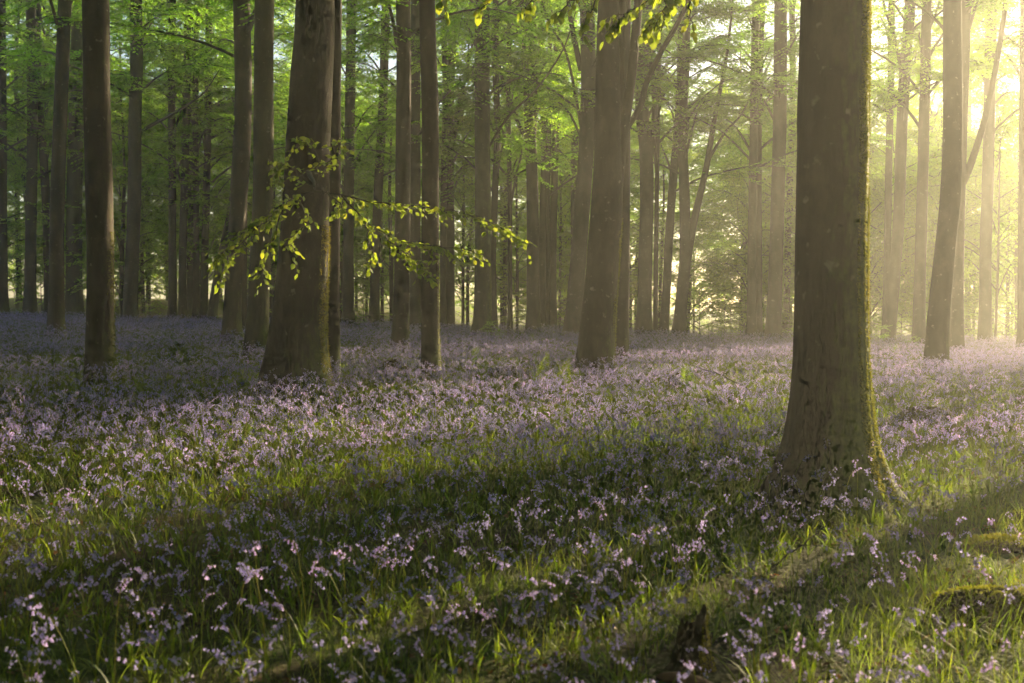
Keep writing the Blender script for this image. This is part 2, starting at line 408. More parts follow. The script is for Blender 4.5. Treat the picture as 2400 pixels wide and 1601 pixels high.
TREES = {}
def tree(key, bx, by, w, path, label, cb=None, cs=1.0, kind=None, mname='bark', wy=None, flare=.6, fh=.5, sides=16, moss=.3, off=.27,
         height=None, stems=(), group='beech trunks among the bluebells', w_top=None, trunk_top=None, sway=0, nocrown=False, sq=.8, **kw):
    seed = abs(hash(key)) % 9999 if not isinstance(key, int) else key * 37 + 5
    rs = np.random.default_rng(seed)
    X, Y, Z = foot(bx, by, off)
    base = np.array([X, Y, Z])
    pts = [np.array([0, 0, 0.0])]
    for (px, py) in path:
        pts.append(at(px, py, Y) - base)
    if len(pts) > 1 and pts[1][2] < .2: pts.pop(0)
    pts = [p for p in pts]
    if pts[0][2] > .01: pts.insert(0, np.array([pts[0][0], 0, 0]))
    below = pts[0] + (pts[0] - pts[1]) * 0.0; below = below.copy(); below[2] = -.35
    top = pts[-1]; d = nrm(pts[-1] - pts[-2]); hh = height or rs.uniform(19, 23)
    if trunk_top is None:
        p2 = top + np.array([d[0] * .6, rs.uniform(-.05, .05), 1.0]) * max(2.0, (hh - top[2]) * .45)
        p3 = p2 + np.array([d[0] * .2 + rs.uniform(-.05, .05), rs.uniform(-.06, .06), 1.0]) * max(1.0, (hh - top[2]) * .5)
        A = [below] + pts + [p2, p3]
    else:
        A = [below] + pts
    r = w * Y / F / 2
    wy = wy if wy is not None else (by - 150)
    zr = at(bx, wy, Y)[2] - base[2]
    rt = (w_top if w_top else w * .90) * Y / F / 2; zt = max(at(bx, 0, Y)[2] - base[2], zr + 1)
    ref = [(0, r * 1.06), (zr, r), (zt, rt), (max(hh, zt + 3), .05)]
    if trunk_top is not None: ref = [(0, r * 1.06), (zr, r), (A[-1][2], rt)]
    root = thing('beech_tree', label, 'tree', base, group)
    me, V, T = trunk_mesh(A, ref, sides, mname=mname, flare=flare, fh=fh, seed=seed, moss=moss, **kw)
    link('trunk', me, root)
    for st in stems:                                   # further boles of a forked tree
        sp = [at(a, b, Y + (dy if False else 0)) - base for a, b, ww, dy in [(*q, 0)[:4] if len(q) == 3 else q for q in st]]
        sw = [q[2] * Y / F / 2 for q in st]
        e = sp[-1] + nrm(sp[-1] - sp[-2]) * np.array([.5, .5, 1]) * (3.0 if len(st) < 4 else 1.5)
        P = curve(sp + [e], 26); rr = np.interp(np.linspace(0, 1, 26), np.linspace(0, 1, len(sw) + 1), sw + [sw[-1] * .55])
        v, q, t = tube(P, rr, 10)
        link('stem', MB().add(v, q, t, att=.18).mesh('stem', M[mname], att='moss'), root)
    TREES[key] = dict(root=root, base=base, V=V, T=T, Y=Y, r=r, A=A)
    if not nocrown:
        if cb is None: cb = (1.5 + (HORIZON + 70) * Y / F) - Z if Y < 27 else rs.uniform(6.3, 8.0)
        fine = curve(A, 200); c = np.array([np.interp(cb, fine[:, 2], fine[:, 0]), np.interp(cb, fine[:, 2], fine[:, 1]), cb])
        c2 = np.array([np.interp(cb + 6, fine[:, 2], fine[:, 0]), np.interp(cb + 6, fine[:, 2], fine[:, 1]), cb + 6])
        sets = (kind or HIGH); sets = sets[int(rs.integers(len(sets)))]
        if Y < 27: cs *= 1.5
        put_crown(root, c, c2 - c, sets, (cs, cs, cs * sq), rs.uniform(0, 6.28))
    return TREES[key]

# ------------------------------------------------------------------ the trees one can tell apart, left to right
tree(1, 5, 738, 24, [(4, 500), (2, 0)], 'dark trunk cut by the left edge of the picture')
tree(2, 70, 738, 25, [(73, 500), (76, 250), (72, 0)], 'slim dark beech second from the left edge, far behind the flowers', cb=6.0)
tree(3, 131, 778, 33, [(132, 700), (134, 500), (142, 250), (152, 0)], 'slender dark beech just left of the thick dark left trunk')
tree(4, 173, 738, 36, [(174, 500), (180, 200), (186, 0)], 'far mossy trunk half hidden between two dark left trunks', mname='bark_moss', moss=.6)
tree(5, 232, 872, 62, [(235, 700), (232, 450), (226, 200), (224, 0)], 'thick dark straight beech at left with a mossy right foot', w_top=60, sides=28, moss=.45, flare=.22, fh=.3)
tree(6, 304, 748, 31, [(308, 650), (315, 450), (316, 300), (320, 150), (318, 0)], 'dark beech with a branch rising to the right, right of the thick left trunk', cb=7.4,
     stems=[[(322, 315, 9), (352, 295, 8), (400, 270, 7), (440, 245, 5), (480, 215, 3)]])
tree(7, 404, 745, 18, [(404, 500), (402, 250), (404, 0)], 'thin dark trunk, left of a row of four in the left background', cb=6)
tree(8, 428, 745, 18, [(428, 600), (436, 300), (440, 0)], 'thin dark trunk, second of the row of four in the left background', cb=5.6)
tree(9, 459, 745, 14, [(460, 500), (458, 250), (462, 0)], 'very thin trunk, third of the row of four in the left background', cb=5.5)
tree(10, 479, 745, 17, [(480, 600), (487, 300), (490, 0)], 'thin dark trunk, fourth of the row of four in the left background', cb=6)
tree(11, 494, 748, 20, [(505, 680), (524, 580), (548, 450), (560, 200)], 'thin trunk leaning right in front of a grey beech at left', cb=7)
tree(12, 541, 786, 38, [(545, 700), (556, 520), (566, 380), (570, 200), (566, 0)], 'grey beech leaning a little right, left of the mossy background trunk', sides=20, w_top=40)
tree(13, 570, 778, 16, [(571, 500), (575, 250), (578, 0)], 'thin dark trunk squeezed between grey beech and mossy trunk')
tree(14, 601, 818, 49, [(608, 650), (616, 450), (618, 200), (620, 0)], 'blotchy mossy beech behind the leafy low branch', mname='bark_moss', moss=.45, sides=24, flare=.4)
tree(15, 690, 897, 113, [(697, 800), (712, 600), (722, 350), (732, 150), (739, 0)], 'massive dark beech with flared roots and a leafy low branch',
     mname='bark_near', w_top=90, wy=600, sides=48, moss=.4, flare=.72, fh=.7, off=.22, lobes=6)
tree(16, 778, 860, 37, [(778, 700), (780, 450), (782, 200), (784, 0)], 'straight grey beech tucked behind the massive dark beech', sides=20, flare=.15)
tree(17, 816, 757, 25, [(817, 500), (820, 250), (824, 0)], 'hazy grey trunk in the gap right of the massive dark beech', cb=5)
tree(18, 877, 758, 22, [(880, 600), (889, 400), (897, 250), (905, 0)], 'slim bluish trunk leaning right behind the drooping leaves', cb=6)
tree(19, 936, 815, 37, [(941, 700), (944, 450), (946, 200), (945, 0)], 'grey beech behind the leaf spray, left of a pair of straight trunks', sides=20, flare=.35)
tree(20, 974, 768, 26, [(973, 500), (973, 250), (975, 0)], 'slim trunk between the two grey central beeches', cb=7)
tree(21, 1010, 871, 42, [(1008, 750), (1008, 500), (1008, 250), (1001, 0)], 'straight smooth beech left of centre standing nearest in its cluster', sides=28, moss=.35, flare=.25)
tree(22, 1039, 768, 15, [(1039, 500), (1044, 250), (1040, 0)], 'thin far trunk touching the straight smooth beech on its right', cb=5.2)
tree(23, 1054, 768, 21, [(1055, 550), (1053, 300), (1060, 100), (1066, 0)], 'slim brown trunk dividing into fine upright branches left of centre', cb=5.0,
     stems=[[(1056, 330, 8), (1085, 200, 7), (1110, 90, 5), (1120, 0, 4)], [(1054, 380, 7), (1078, 260, 6), (1095, 150, 4)]])
tree(25, 1126, 785, 38, [(1131, 700), (1132, 450), (1130, 200), (1131, 0)], 'green mossy beech standing straight at the centre of the wood', mname='bark_moss', moss=.75, sides=22, w_top=34,
     stems=[[(1146, 345, 6), (1190, 275, 6), (1260, 205, 5), (1320, 115, 4)], [(1148, 62, 8), (1185, 35, 7), (1220, 8, 6)]])
tree(26, 1158, 773, 16, [(1155, 600), (1160, 450), (1166, 300), (1161, 150), (1162, 0)], 'thin winding trunk right behind the green mossy beech', cb=5)
tree(27, 1195, 773, 11, [(1195, 500), (1192, 250), (1194, 0)], 'pole thin pale trunk in the central haze', cb=4.5)
tree(28, 1249, 775, 29, [(1249, 600), (1247, 420), (1240, 250), (1236, 120), (1230, 0)], 'dark forked beech with a crossing bare branch, right of the mossy one', w_top=24,
     stems=[[(1248, 350, 15), (1252, 220, 17), (1249, 0, 16)], [(1231, 325, 10), (1205, 265, 9), (1178, 190, 8), (1162, 100, 7), (1150, 40, 5)]])
tree(29, 1270, 771, 17, [(1271, 550), (1276, 350), (1270, 150), (1268, 0)], 'slim trunk with a thin lit edge right of the forked beech', cb=7)
tree(30, 1283, 771, 11, [(1284, 500), (1288, 250), (1290, 0)], 'very thin pale trunk between two slim ones near the centre', cb=6)
tree(31, 1296, 771, 17, [(1296, 600), (1300, 400), (1304, 200), (1306, 0)], 'slim trunk furthest right of the close trio near the centre', cb=7)
tree(32, 1322, 763, 16, [(1322, 500), (1324, 250), (1326, 0)], 'faint hazy trunk left of the beech that leans into the big forked one', cb=6)
tree(33, 1340, 785, 38, [(1348, 700), (1362, 520), (1374, 350), (1379, 200), (1376, 0)], 'brown beech leaning right against the big forked beech', sides=20,
     stems=[[(1362, 165, 14), (1352, 120, 13), (1340, 60, 12), (1332, 0, 10)], [(1368, 330, 8), (1330, 135, 6), (1290, 60, 5), (1270, 0, 4)]])
tree(331, 1344, 770, 17, [(1346, 500), (1347, 250), (1344, 0)], 'dark slim trunk behind the left flank of the leaning brown beech', cb=7)
tree(34, 1392, 865, 76, [(1402, 750), (1414, 600), (1424, 430), (1425, 250), (1426, 0)], 'big forked beech with golden lit edge right of centre', mname='bark_near', w_top=48, wy=560,
     sides=40, moss=.42, flare=.33, fh=.6, lobes=5,
     stems=[[(1438, 470, 40), (1456, 330, 30), (1474, 220, 24), (1486, 120, 22), (1496, 0, 20)], [(1445, 360, 18), (1453, 250, 16), (1457, 120, 15), (1460, 0, 14)]])
tree(35, 1456, 828, 31, [(1460, 650), (1462, 450), (1463, 250), (1464, 0)], 'grey trunk right behind the big forked beech', sides=18, flare=.2,
     stems=[[(1470, 300, 14), (1500, 250, 15), (1515, 195, 14), (1545, 130, 13), (1585, 60, 12), (1612, 0, 10)]])
tree(36, 1509, 783, 33, [(1511, 650), (1516, 480), (1514, 350), (1504, 250), (1508, 100), (1512, 0)], 'stout brown beech with a kinked bole right of the big forked beech', sides=18,
     stems=[[(1520, 390, 15), (1535, 250, 14), (1524, 130, 13), (1520, 0, 12)]])
tree(37, 1536, 783, 11, [(1538, 550), (1542, 300), (1548, 0)], 'pale thin stem hugging the kinked brown beech', cb=6)
tree(38, 1554, 783, 20, [(1562, 680), (1568, 560), (1578, 420), (1592, 250), (1600, 0)], 'slim hazy trunk leaning right beside a forked grey beech', cb=5.5)
tree(39, 1591, 785, 28, [(1598, 700), (1606, 600), (1604, 450), (1600, 300), (1608, 100), (1612, 0)], 'grey beech forked low into a slanting second stem before the bright gap', cb=6.0, sides=18, w_top=16,
     stems=[[(1606, 640, 20), (1622, 540, 19), (1640, 460, 16), (1658, 380, 14), (1676, 270, 11), (1700, 150, 8), (1712, 60, 6)], [(1660, 375, 8), (1700, 310, 6), (1745, 255, 4)]])
tree(40, 1761, 788, 20, [(1762, 600), (1765, 400), (1768, 200), (1772, 0)], 'slim trunk left of a pair before the bright sky gap', cb=6.5)
tree(41, 1779, 788, 15, [(1779, 600), (1778, 400), (1780, 200), (1788, 0)], 'thinner right trunk of the pair before the bright sky gap', cb=7)
tree(42, 1810, 793, 33, [(1816, 680), (1822, 500), (1828, 250), (1830, 0)], 'straight hazy beech just left of the great mossy trunk', sides=18)
tree(43, 1843, 783, 15, [(1846, 600), (1852, 400), (1858, 200), (1856, 0)], 'thin pale trunk peeping out beside the great mossy trunk', cb=6)
T44 = tree(44, 1937, 1182, 163, [(1941, 1050), (1945, 850), (1947, 600), (1953, 300), (1959, 0)], 'great nearest beech at right with shaggy moss and flared roots', mname='bark_near', w_top=156, wy=600,
     sides=96, moss=.75, flare=1.2, fh=.36, off=.03, lobes=5, rough=.022, dz0=.025, grow=1.012, cb=8.0, cs=.9, height=20, mossdir=-.25)
tree(45, 2076, 793, 17, [(2080, 600), (2083, 400), (2088, 200), (2090, 0)], 'thin hazy trunk just right of the great mossy trunk', cb=8)
tree(46, 2082, 800, 27, [(2092, 700), (2106, 520), (2112, 350), (2120, 180), (2134, 0)], 'hazy beech leaning right with forking branches right of the great trunk', cb=8.5,
     stems=[[(2118, 190, 9), (2095, 80, 7), (2072, 10, 5)], [(2124, 160, 9), (2160, 90, 8), (2190, 40, 6)]])
tree(47, 2154, 808, 27, [(2156, 650), (2162, 450), (2168, 200), (2172, 0)], 'straight pale brown trunk in the golden haze', sides=18, w_top=22)
tree(48, 2193, 850, 49, [(2200, 750), (2214, 600), (2228, 450), (2233, 250), (2232, 0)], 'bowed beech in the golden haze with mossy foot', sides=26, moss=.3, flare=.35, w_top=40)
tree(49, 2243, 825, 30, [(2243, 650), (2246, 560), (2250, 400)], 'beech in golden haze sending a long limb up to the right', sides=18, cb=8.5, w_top=24,
     stems=[[(2250, 440, 20), (2275, 385, 17), (2305, 290, 14), (2330, 180, 13), (2350, 60, 12), (2358, 0, 11)]])
tree(50, 2309, 798, 27, [(2310, 600), (2316, 400), (2320, 200), (2324, 0)], 'ghostly trunk dissolving in the bright golden haze', cb=8.5)
tree(51, 2404, 812, 34, [(2404, 600), (2406, 300), (2408, 0)], 'trunk just showing at the right edge of the picture', cb=9.0)
tree(52, 2268, 790, 13, [(2268, 600), (2270, 300), (2272, 0)], 'thin ghostly trunk behind the beech with the long limb', cb=8.5)

moss_fuzz(T44['V'], T44['T'], T44['root'], -1.05, 1.0, 4.6, 32000, 1, .018)
for k, cnt, L in ((15, 3000, .03), (34, 2500, .03), (21, 900, .025), (5, 1200, .03), (25, 1500, .03)):
    t = TREES[k]; moss_fuzz(t['V'], t['T'], t['root'], -.7, .8, 2.6 if k != 34 else 3.2, cnt, k, L)

# ------------------------------------------------------------------ the wood beyond the crest
rb = np.random.default_rng(21)
BG_TRUNKS = []
for v in range(5):
    A = [(0, 0, -.4), (0, 0, 0), (rb.uniform(-.2, .2), 0, 5), (rb.uniform(-.5, .5), rb.uniform(-.2, .2), 11), (rb.uniform(-.6, .6), 0, 18)]
    me, _, _ = trunk_mesh(A, [(0, .17), (6, .15), (18, .03)], 10, dz0=.2, flare=.3, fh=.3, seed=400 + v, moss=.3, grow=1.1)
    BG_TRUNKS.append(me)
def in_gap(px):
    return 1632 < px < 1712 or 2036 < px < 2066
def far_tree(X, Y, low, s, label, group, cb=None, cs=None):
    root = thing('beech_tree', label, 'tree', (X, Y, float(ground_z(X, Y))), group)
    t = link('trunk', BG_TRUNKS[int(rb.integers(5))], root); t.rotation_euler = (0, 0, rb.uniform(0, 6)); t.scale = (s, s, 1.0) if not low else (s * .5, s * .5, .62)
    sets = (LOW if low else HIGH); sets = sets[int(rb.integers(len(sets)))]
    cb = cb if cb is not None else (rb.uniform(.6, 1.9) / FARSCALE ** 3 if low else rb.uniform(5.5, 8))
    cs = (cs or rb.uniform(.9, 1.25)) * FARSCALE
    _, cm, _, wood = sets; mtx = Matrix.Translation((0, 0, cb)) @ Matrix.Rotation(rb.uniform(0, 6.28), 4, 'Z') @ Matrix.Diagonal((cs, cs, cs, 1))
    o = link('limb_framework', wood, root); o.matrix_local = mtx
    o = link('crown', cm, root); o.matrix_local = mtx
    return root
placed = []; FARSCALE = 1.0
SECT = [(150, 'seen left of the thick dark left trunk'), (300, 'seen just right of the thick dark left trunk'), (420, 'seen in the left clearing'), (540, 'seen beside the row of four thin trunks'),
        (760, 'seen behind the massive dark beech'), (930, 'seen in the gap right of the massive dark beech'), (1100, 'seen around the straight smooth beech'), (1240, 'seen right of the green mossy beech'),
        (1380, 'seen left of the big forked beech'), (1500, 'seen behind the big forked beech'), (1620, 'seen around the low forked grey beech'), (1780, 'seen at the bright sky gap'),
        (1870, 'seen left of the great mossy trunk'), (2050, 'seen behind the great mossy trunk'), (2200, 'seen in golden haze left of the bowed beech'), (9999, 'seen in golden haze at far right')]
def sector(px): return next(t for lim, t in SECT if px < lim)
def place(n, y0, y1, low, label, group, sep, pxr=(-60, 2460)):
    k = 0; tries = 0
    while k < n and tries < 4000:
        tries += 1
        Y = math.sqrt(rb.uniform(y0 ** 2, y1 ** 2)); px = rb.uniform(*pxr); X = (px - 1200) / F * Y
        if in_gap(px) and (low or rb.uniform() < .7): continue
        if any((X - a) ** 2 + (Y - b) ** 2 < sep * sep for a, b in placed): continue
        placed.append((X, Y)); far_tree(X, Y, low, rb.uniform(.7, 1.3), label + ' ' + sector(px), group); k += 1
place(34, 50, 66, True, 'leafy understorey beech beyond the bluebells', 'leafy young trees beyond the bluebells', 2.5, (-60, 1250))
place(30, 51, 66, True, 'leafy understorey beech beyond the bluebells', 'leafy young trees beyond the bluebells', 2.5, (1250, 2460))
place(12, 53, 72, False, 'distant slender misty trunk', 'distant misty trunks', 2.4, (-60, 1250))
place(8, 54, 72, False, 'distant slender misty trunk', 'distant misty trunks', 2.4, (1250, 2460))
place(14, 50, 76, False, 'tall leafy beech beyond the bluebells', 'tall leafy beeches at left', 2.4, (-60, 900))
FARSCALE = 1.3
place(20, 66, 82, True, 'far young tree in deep mist', 'far leafy trees in the mist', 2.6, (1150, 2460))
FARSCALE = 1.45
place(14, 70, 84, True, 'far young tree in deep mist', 'far leafy trees in the mist', 2.6, (-60, 1000))

# ------------------------------------------------------------------ trees added out of view on the right to block sun from the flowers
def n_coord(n_, x):            # point on the sun line whose offset from the origin across the sun direction is n_
    s, c = math.sin(SUN_AZ), math.cos(SUN_AZ)
    return x, (n_ + c * x) / s
def shade_tree(n_, x, cb, cs, low, label, s=1.2, z=1.0):
    X, Y = n_coord(n_, x)
    root = thing('beech_tree', label, 'tree', (X, Y, float(ground_z(X, Y))), 'shade beeches added out of view to the right')
    t = link('trunk', BG_TRUNKS[int(rb.integers(5))], root); t.scale = (s, s, 1)
    sets = DENSE[int(rb.integers(2))] if low == 2 else (LOW if low else HIGH)[int(rb.integers(4))]
    mtx = Matrix.Translation((0, 0, cb)) @ Matrix.Rotation(rb.uniform(0, 6.28), 4, 'Z') @ Matrix.Diagonal((cs, cs, cs * z, 1))
    o = link('limb_framework', sets[3], root); o.matrix_local = mtx
    o = link('crown', sets[1], root); o.matrix_local = mtx
N44 = -math.cos(SUN_AZ) * T44['base'][0] + math.sin(SUN_AZ) * T44['base'][1]
SHADE_TREES = [(N44 + 1.6, 13, 5.2, .64, 2, 1.2), (N44 + 1.6, 15, 5.9, .64, 2, 1.2), (N44 - .95, 13, 5.4, .32, 2, 2.0), (N44 - 1.0, 15, 6.0, .34, 2, 2.0), (N44 + .95, 14, 5.6, .36, 2, 1.8),
        (N44 + .75, 16, 6.1, .28, 2, 2.0), (N44 + 2.6, 14, 6.3, .5, 2, 1.0)]
for (n_, x, cb, cs, low, z) in SHADE_TREES:  # foliage placed to shade the foreground, leaving sun on the great trunk
    shade_tree(n_, x, cb, cs, low, 'leafy shade beech added outside the right edge of the picture', z=z)
for X, Y in ((-4, -3), (3, -5), (-8, 2), (-11, 8), (-14, 14), (8, -3), (-3, -10), (5, -11), (-16, 4), (-19, 20), (-10, -6), (12, -9), (-22, 12), (-24, 0), (-14, -12), (0, -17), (9, -18), (16, -14), (-8, -19), (14, -3), (19, -8), (-8.5, 5), (6.5, 3), (-9, 11), (5, 0), (-2, 0.5)):  # unseen trees added around the camera to keep sky light off the foreground
    root = thing('beech_tree', 'beech added behind or beside the camera to block sky light, outside the picture', 'tree', (X, Y, float(ground_z(X, Y))), 'sky-blocking beeches added behind the camera')
    t = link('trunk', BG_TRUNKS[int(rb.integers(5))], root); t.scale = (1.5, 1.5, 1)
    put_crown(root, (0, 0, 6.2 if (abs(X) + abs(Y) < 21 and Y > -8 or X > 5 and Y > -4) else 2.0), (0, 0, 1), HIGH[int(rb.integers(4))], 1.3, rb.uniform(0, 6))

for k in range(30):                                 # unseen ring of wood added behind and left of the camera to cut sky fill
    az = R(88 + (308 - 88) * k / 29); rr_ = rb.uniform(20, 27) if k % 2 else rb.uniform(28, 36)
    X, Y = rr_ * math.sin(az), rr_ * math.cos(az)
    root = thing('beech_tree', 'beech added behind or beside the camera to block sky light, outside the picture', 'tree', (X, Y, float(ground_z(X, Y))), 'sky-blocking beeches added behind the camera')
    t = link('trunk', BG_TRUNKS[int(rb.integers(5))], root); t.scale = (1.5, 1.5, 1)
    put_crown(root, (0, 0, .8 if k % 2 else 4.0), (0, 0, 1), (LOW if k % 2 else HIGH)[int(rb.integers(4))], 1.5, rb.uniform(0, 6))

# ------------------------------------------------------------------ leafy branches near the camera, leaf by leaf
def leaf_mesh(seed):
    rs = np.random.default_rng(seed)
    u = np.array([0, .12, .32, .55, .78, 1.0]); w = np.array([0, .20, .33, .33, .20, 0]) * 1.0
    bend = rs.uniform(-.18, .12); fold = rs.uniform(.10, .22)
    mid = np.stack([u, 0 * u, bend * u ** 2 * 1.0], 1)
    l = mid + np.stack([0 * u, w, fold * w], 1); r_ = mid + np.stack([0 * u, -w, fold * w], 1)
    v = np.concatenate([mid, l[1:5], r_[1:5]])       # 0-5 mid, 6-9 left, 10-13 right
    t = [(0, 1, 6), (0, 10, 1), (4, 5, 9), (4, 13, 5)]
    q = [(1, 2, 7, 6), (2, 3, 8, 7), (3, 4, 9, 8), (1, 10, 11, 2), (2, 11, 12, 3), (3, 12, 13, 4)]
    return MB().add(v, q, t).mesh('leaf', M['leaf_hero'])
LEAF = [leaf_mesh(i) for i in range(6)]
def leafy_branch(tr, name, main, arms, size, seed, droopy=.35, mult=4.3):
    """main: world points from the bole; arms: [(px path, depth, leaf count, spread px)]"""
    rs = np.random.default_rng(seed); base = tr['base']; root = tr['root']
    mb = MB(); P = curve(np.array(main) - base, 24); mb.add(*tube(P, np.linspace(.045, .012, 24), 8))
    todo = []
    for pth, Y0, Y1, cnt, sp in arms:
        cnt = int(cnt * mult)
        pts = np.array([at(a, b, Y0 + (Y1 - Y0) * i / (len(pth) - 1)) for i, (a, b) in enumerate(pth)]) - base
        C = curve(pts, 16); C += rs.normal(0, .012, C.shape); mb.add(*tube(C, np.linspace(.009, .0025, 16), 5))
        nt_ = max(2, cnt // 4); per = cnt / nt_
        done = 0
        for k in range(nt_):
            w = .08 + .9 * (k + rs.uniform(.1, .9)) / nt_; i = w * 15
            o = np.array([np.interp(i, np.arange(16), C[:, a]) for a in range(3)])
            td = nrm(C[min(15, int(i) + 1)] - C[max(0, int(i) - 1)])
            sd = nrm(np.cross(td, [0, 0, 1])) * (1 if k % 2 else -1)
            dd = nrm(td * .8 + sd * rs.uniform(.2, .9) + np.array([0, 0, rs.uniform(-.9, .45)]))
            L = sp * Y0 / F * rs.uniform(.5, 1.5)
            tw = o + dd * L * np.linspace(0, 1, 4)[:, None] + np.array([0, 0, -.2 * L]) * np.linspace(0, 1, 4)[:, None] ** 2
            mb.add(*tube(tw, np.linspace(.003, .0012, 4), 4, False))
            m_ = int(round(per * (k + 1))) - done; done += m_
            for j in range(m_):
                f = (j + .6) / m_; p_ = o + dd * L * f + np.array([0, 0, -.2 * L * f * f])
                s2 = nrm(np.cross(dd, [0, 0, 1])) * (1 if j % 2 else -1)
                D = nrm(dd * .6 + s2 * rs.uniform(.2, .9) + rs.normal(0, .2, 3) + np.array([0, 0, -droopy]))
                N = nrm(np.array([0, 0, .75]) + rs.normal(0, .6, 3) + np.array([.1, -.6, 0])); N = nrm(N - D * N.dot(D))
                todo.append((p_, D, N, size * rs.uniform(.65, 1.15)))
    br = link(name, mb.mesh(name, M['twig']), root)
    rs.shuffle(order_ := list(range(len(todo))))
    extra = [todo[i] for i in order_[300:]]; todo = [todo[i] for i in order_[:300]]
    if extra:
        E_ = [np.array([e[q] for e in extra]) for q in range(4)]
        v_, q_ = rhombs(*E_, E_[3] * .62)
        fo = link('foliage', MB().add(v_, q_).mesh('foliage', M['leaf_hero'], smooth=False), br); fo['kind'] = 'stuff'
    for (p_, D, N, s) in todo:
        S = np.cross(N, D); o = link('leaf', LEAF[int(rs.integers(6))], br)
        o.matrix_local = Matrix(((D[0] * s, S[0] * s, N[0] * s, p_[0]), (D[1] * s, S[1] * s, N[1] * s, p_[1]), (D[2] * s, S[2] * s, N[2] * s, p_[2]), (0, 0, 0, 1)))
    return br
t15 = TREES[15]
leafy_branch(t15, 'low_branch',
    [at(722, 400, t15['Y']), at(728, 415, t15['Y'] - 1.2), at(735, 425, 14.0), at(738, 445, 12.6)],
    [([(738, 445), (860, 470), (970, 482), (1060, 492), (1150, 522), (1238, 568)], 12.6, 12.0, 66, 34),
     ([(800, 458), (860, 520), (930, 562), (1000, 572), (1070, 582), (1130, 595)], 12.4, 11.8, 46, 32),
     ([(900, 550), (945, 590), (985, 620), (1010, 650)], 12.1, 11.8, 20, 30),
     ([(860, 520), (870, 590), (868, 620)], 12.2, 12.0, 8, 24),
     ([(738, 445), (670, 475), (610, 520), (550, 565), (498, 618)], 12.6, 11.6, 52, 36),
     ([(640, 500), (600, 540), (540, 600), (515, 650)], 12.2, 11.6, 16, 26),
     ([(670, 475), (640, 560), (618, 620), (614, 665)], 12.3, 11.8, 15, 24),
     ([(738, 445), (690, 400), (650, 385), (655, 430)], 12.6, 12.2, 20, 32),
     ([(742, 440), (745, 370), (720, 335), (680, 345)], 12.6, 12.3, 16, 30),
     ([(745, 430), (775, 370), (790, 335), (800, 380)], 12.5, 12.3, 12, 26),
     ([(700, 470), (720, 520), (680, 560), (690, 605)], 12.4, 12.0, 14, 28),
     ([(760, 450), (800, 480), (790, 500)], 12.5, 12.2, 10, 26)], .074, 5)
b44 = T44['base']
leafy_branch(T44, 'overhanging_branch',
    [b44 + np.array([-.1, 0, 5.0]), at(1750, -230, 8.6), at(1640, -110, 9.0), at(1500, -80, 9.2), at(1300, -75, 9.3), at(1080, -70, 9.3)],
    [([(1660, -110), (1600, -20), (1540, 40), (1520, 62)], 9.0, 9.1, 34, 44),
     ([(1600, -90), (1520, 0), (1455, 35), (1440, 60)], 9.1, 9.0, 30, 40),
     ([(1560, -80), (1560, 10), (1545, 80)], 9.0, 9.0, 12, 22),
     ([(1620, -80), (1615, 20), (1625, 70)], 9.0, 9.0, 8, 26),
     ([(1450, -80), (1400, -5), (1370, 40), (1368, 84)], 9.2, 9.1, 13, 24),
     ([(1400, -80), (1340, 0), (1300, 30)], 9.2, 9.1, 11, 26),
     ([(1330, -80), (1250, 0), (1230, 38)], 9.3, 9.2, 9, 22),
     ([(1200, -75), (1150, -5), (1122, 30)], 9.3, 9.2, 10, 22),
     ([(1090, -70), (1048, -10), (1040, 48)], 9.3, 9.3, 9, 16)], .078, 9, droopy=.9, mult=2.4)

# ------------------------------------------------------------------ understorey shrubs at the edge of the flowers
SH = [(1640, 745, 1.0, 'bright yellow green sapling low before the sky gap'), (1700, 770, .7, 'small leafy sapling below the bright sky gap'),
      (1660, 790, .5, 'ferny green bush at the far flower edge right of the forked grey beech'), (1150, 790, .5, 'low green bush at the foot of the mossy central beech'),
      (1500, 690, .6, 'leafy twig bush beside the kinked brown beech'), (2060, 800, .55, 'golden lit bush beside the foot of the great trunk'),
      (2140, 812, .4, 'little golden sapling in the flowers between hazy trunks'), (2350, 790, .9, 'glowing leafy bush at the far right edge of the wood'),
      (1870, 800, .5, 'green bush peeping out left of the great trunk'), (850, 745, .8, 'hazy green bush right of the massive dark beech'),
      (1190, 750, .9, 'misty green bush at the centre far edge'), (1330, 750, .8, 'misty bush left of the leaning brown beech'), (590, 730, .8, 'pale green bush at the left far edge behind grey beech'),
      (350, 735, .7, 'small sapling in the left clearing'), (1420, 752, .7, 'low bush in mist behind the big forked beech'), (1950, 760, .9, 'bush hidden behind the great trunk'), (2230, 770, .9, 'glowing bush behind the bowed beech')]
def shrub(X, Y, s, label, group='saplings at the edge of the flowers'):
    root = thing('beech_sapling', label, 'sapling', (X, Y, float(ground_z(X, Y)) - .02), group)
    _, cm, _, wood = SHRUB[int(rb.integers(3))]
    mtx = Matrix.Translation((0, 0, .25 * s)) @ Matrix.Rotation(rb.uniform(0, 6), 4, 'Z') @ Matrix.Diagonal((s * 1.15, s * 1.15, s, 1))
    st = curve([(0, 0, -.1), (rb.uniform(-.05, .05), 0, 1.0 * s), (0, 0, 2.1 * s)], 10)
    link('trunk', MB().add(*tube(st, np.linspace(.022, .006, 10) * max(s, .5), 6)).mesh('trunk', M['twig']), root)
    o = link('limb_framework', wood, root); o.matrix_local = mtx
    o = link('crown', cm, root); o.matrix_local = mtx
for px, py, s, lab in SH:
    if py > 780: X, Y, Z = foot(px, py, .3)
    else: Y = rb.uniform(49, 54); X = (px - 1200) / F * Y
    shrub(X, Y, s * 1.25 if py <= 780 else s * .8, lab)

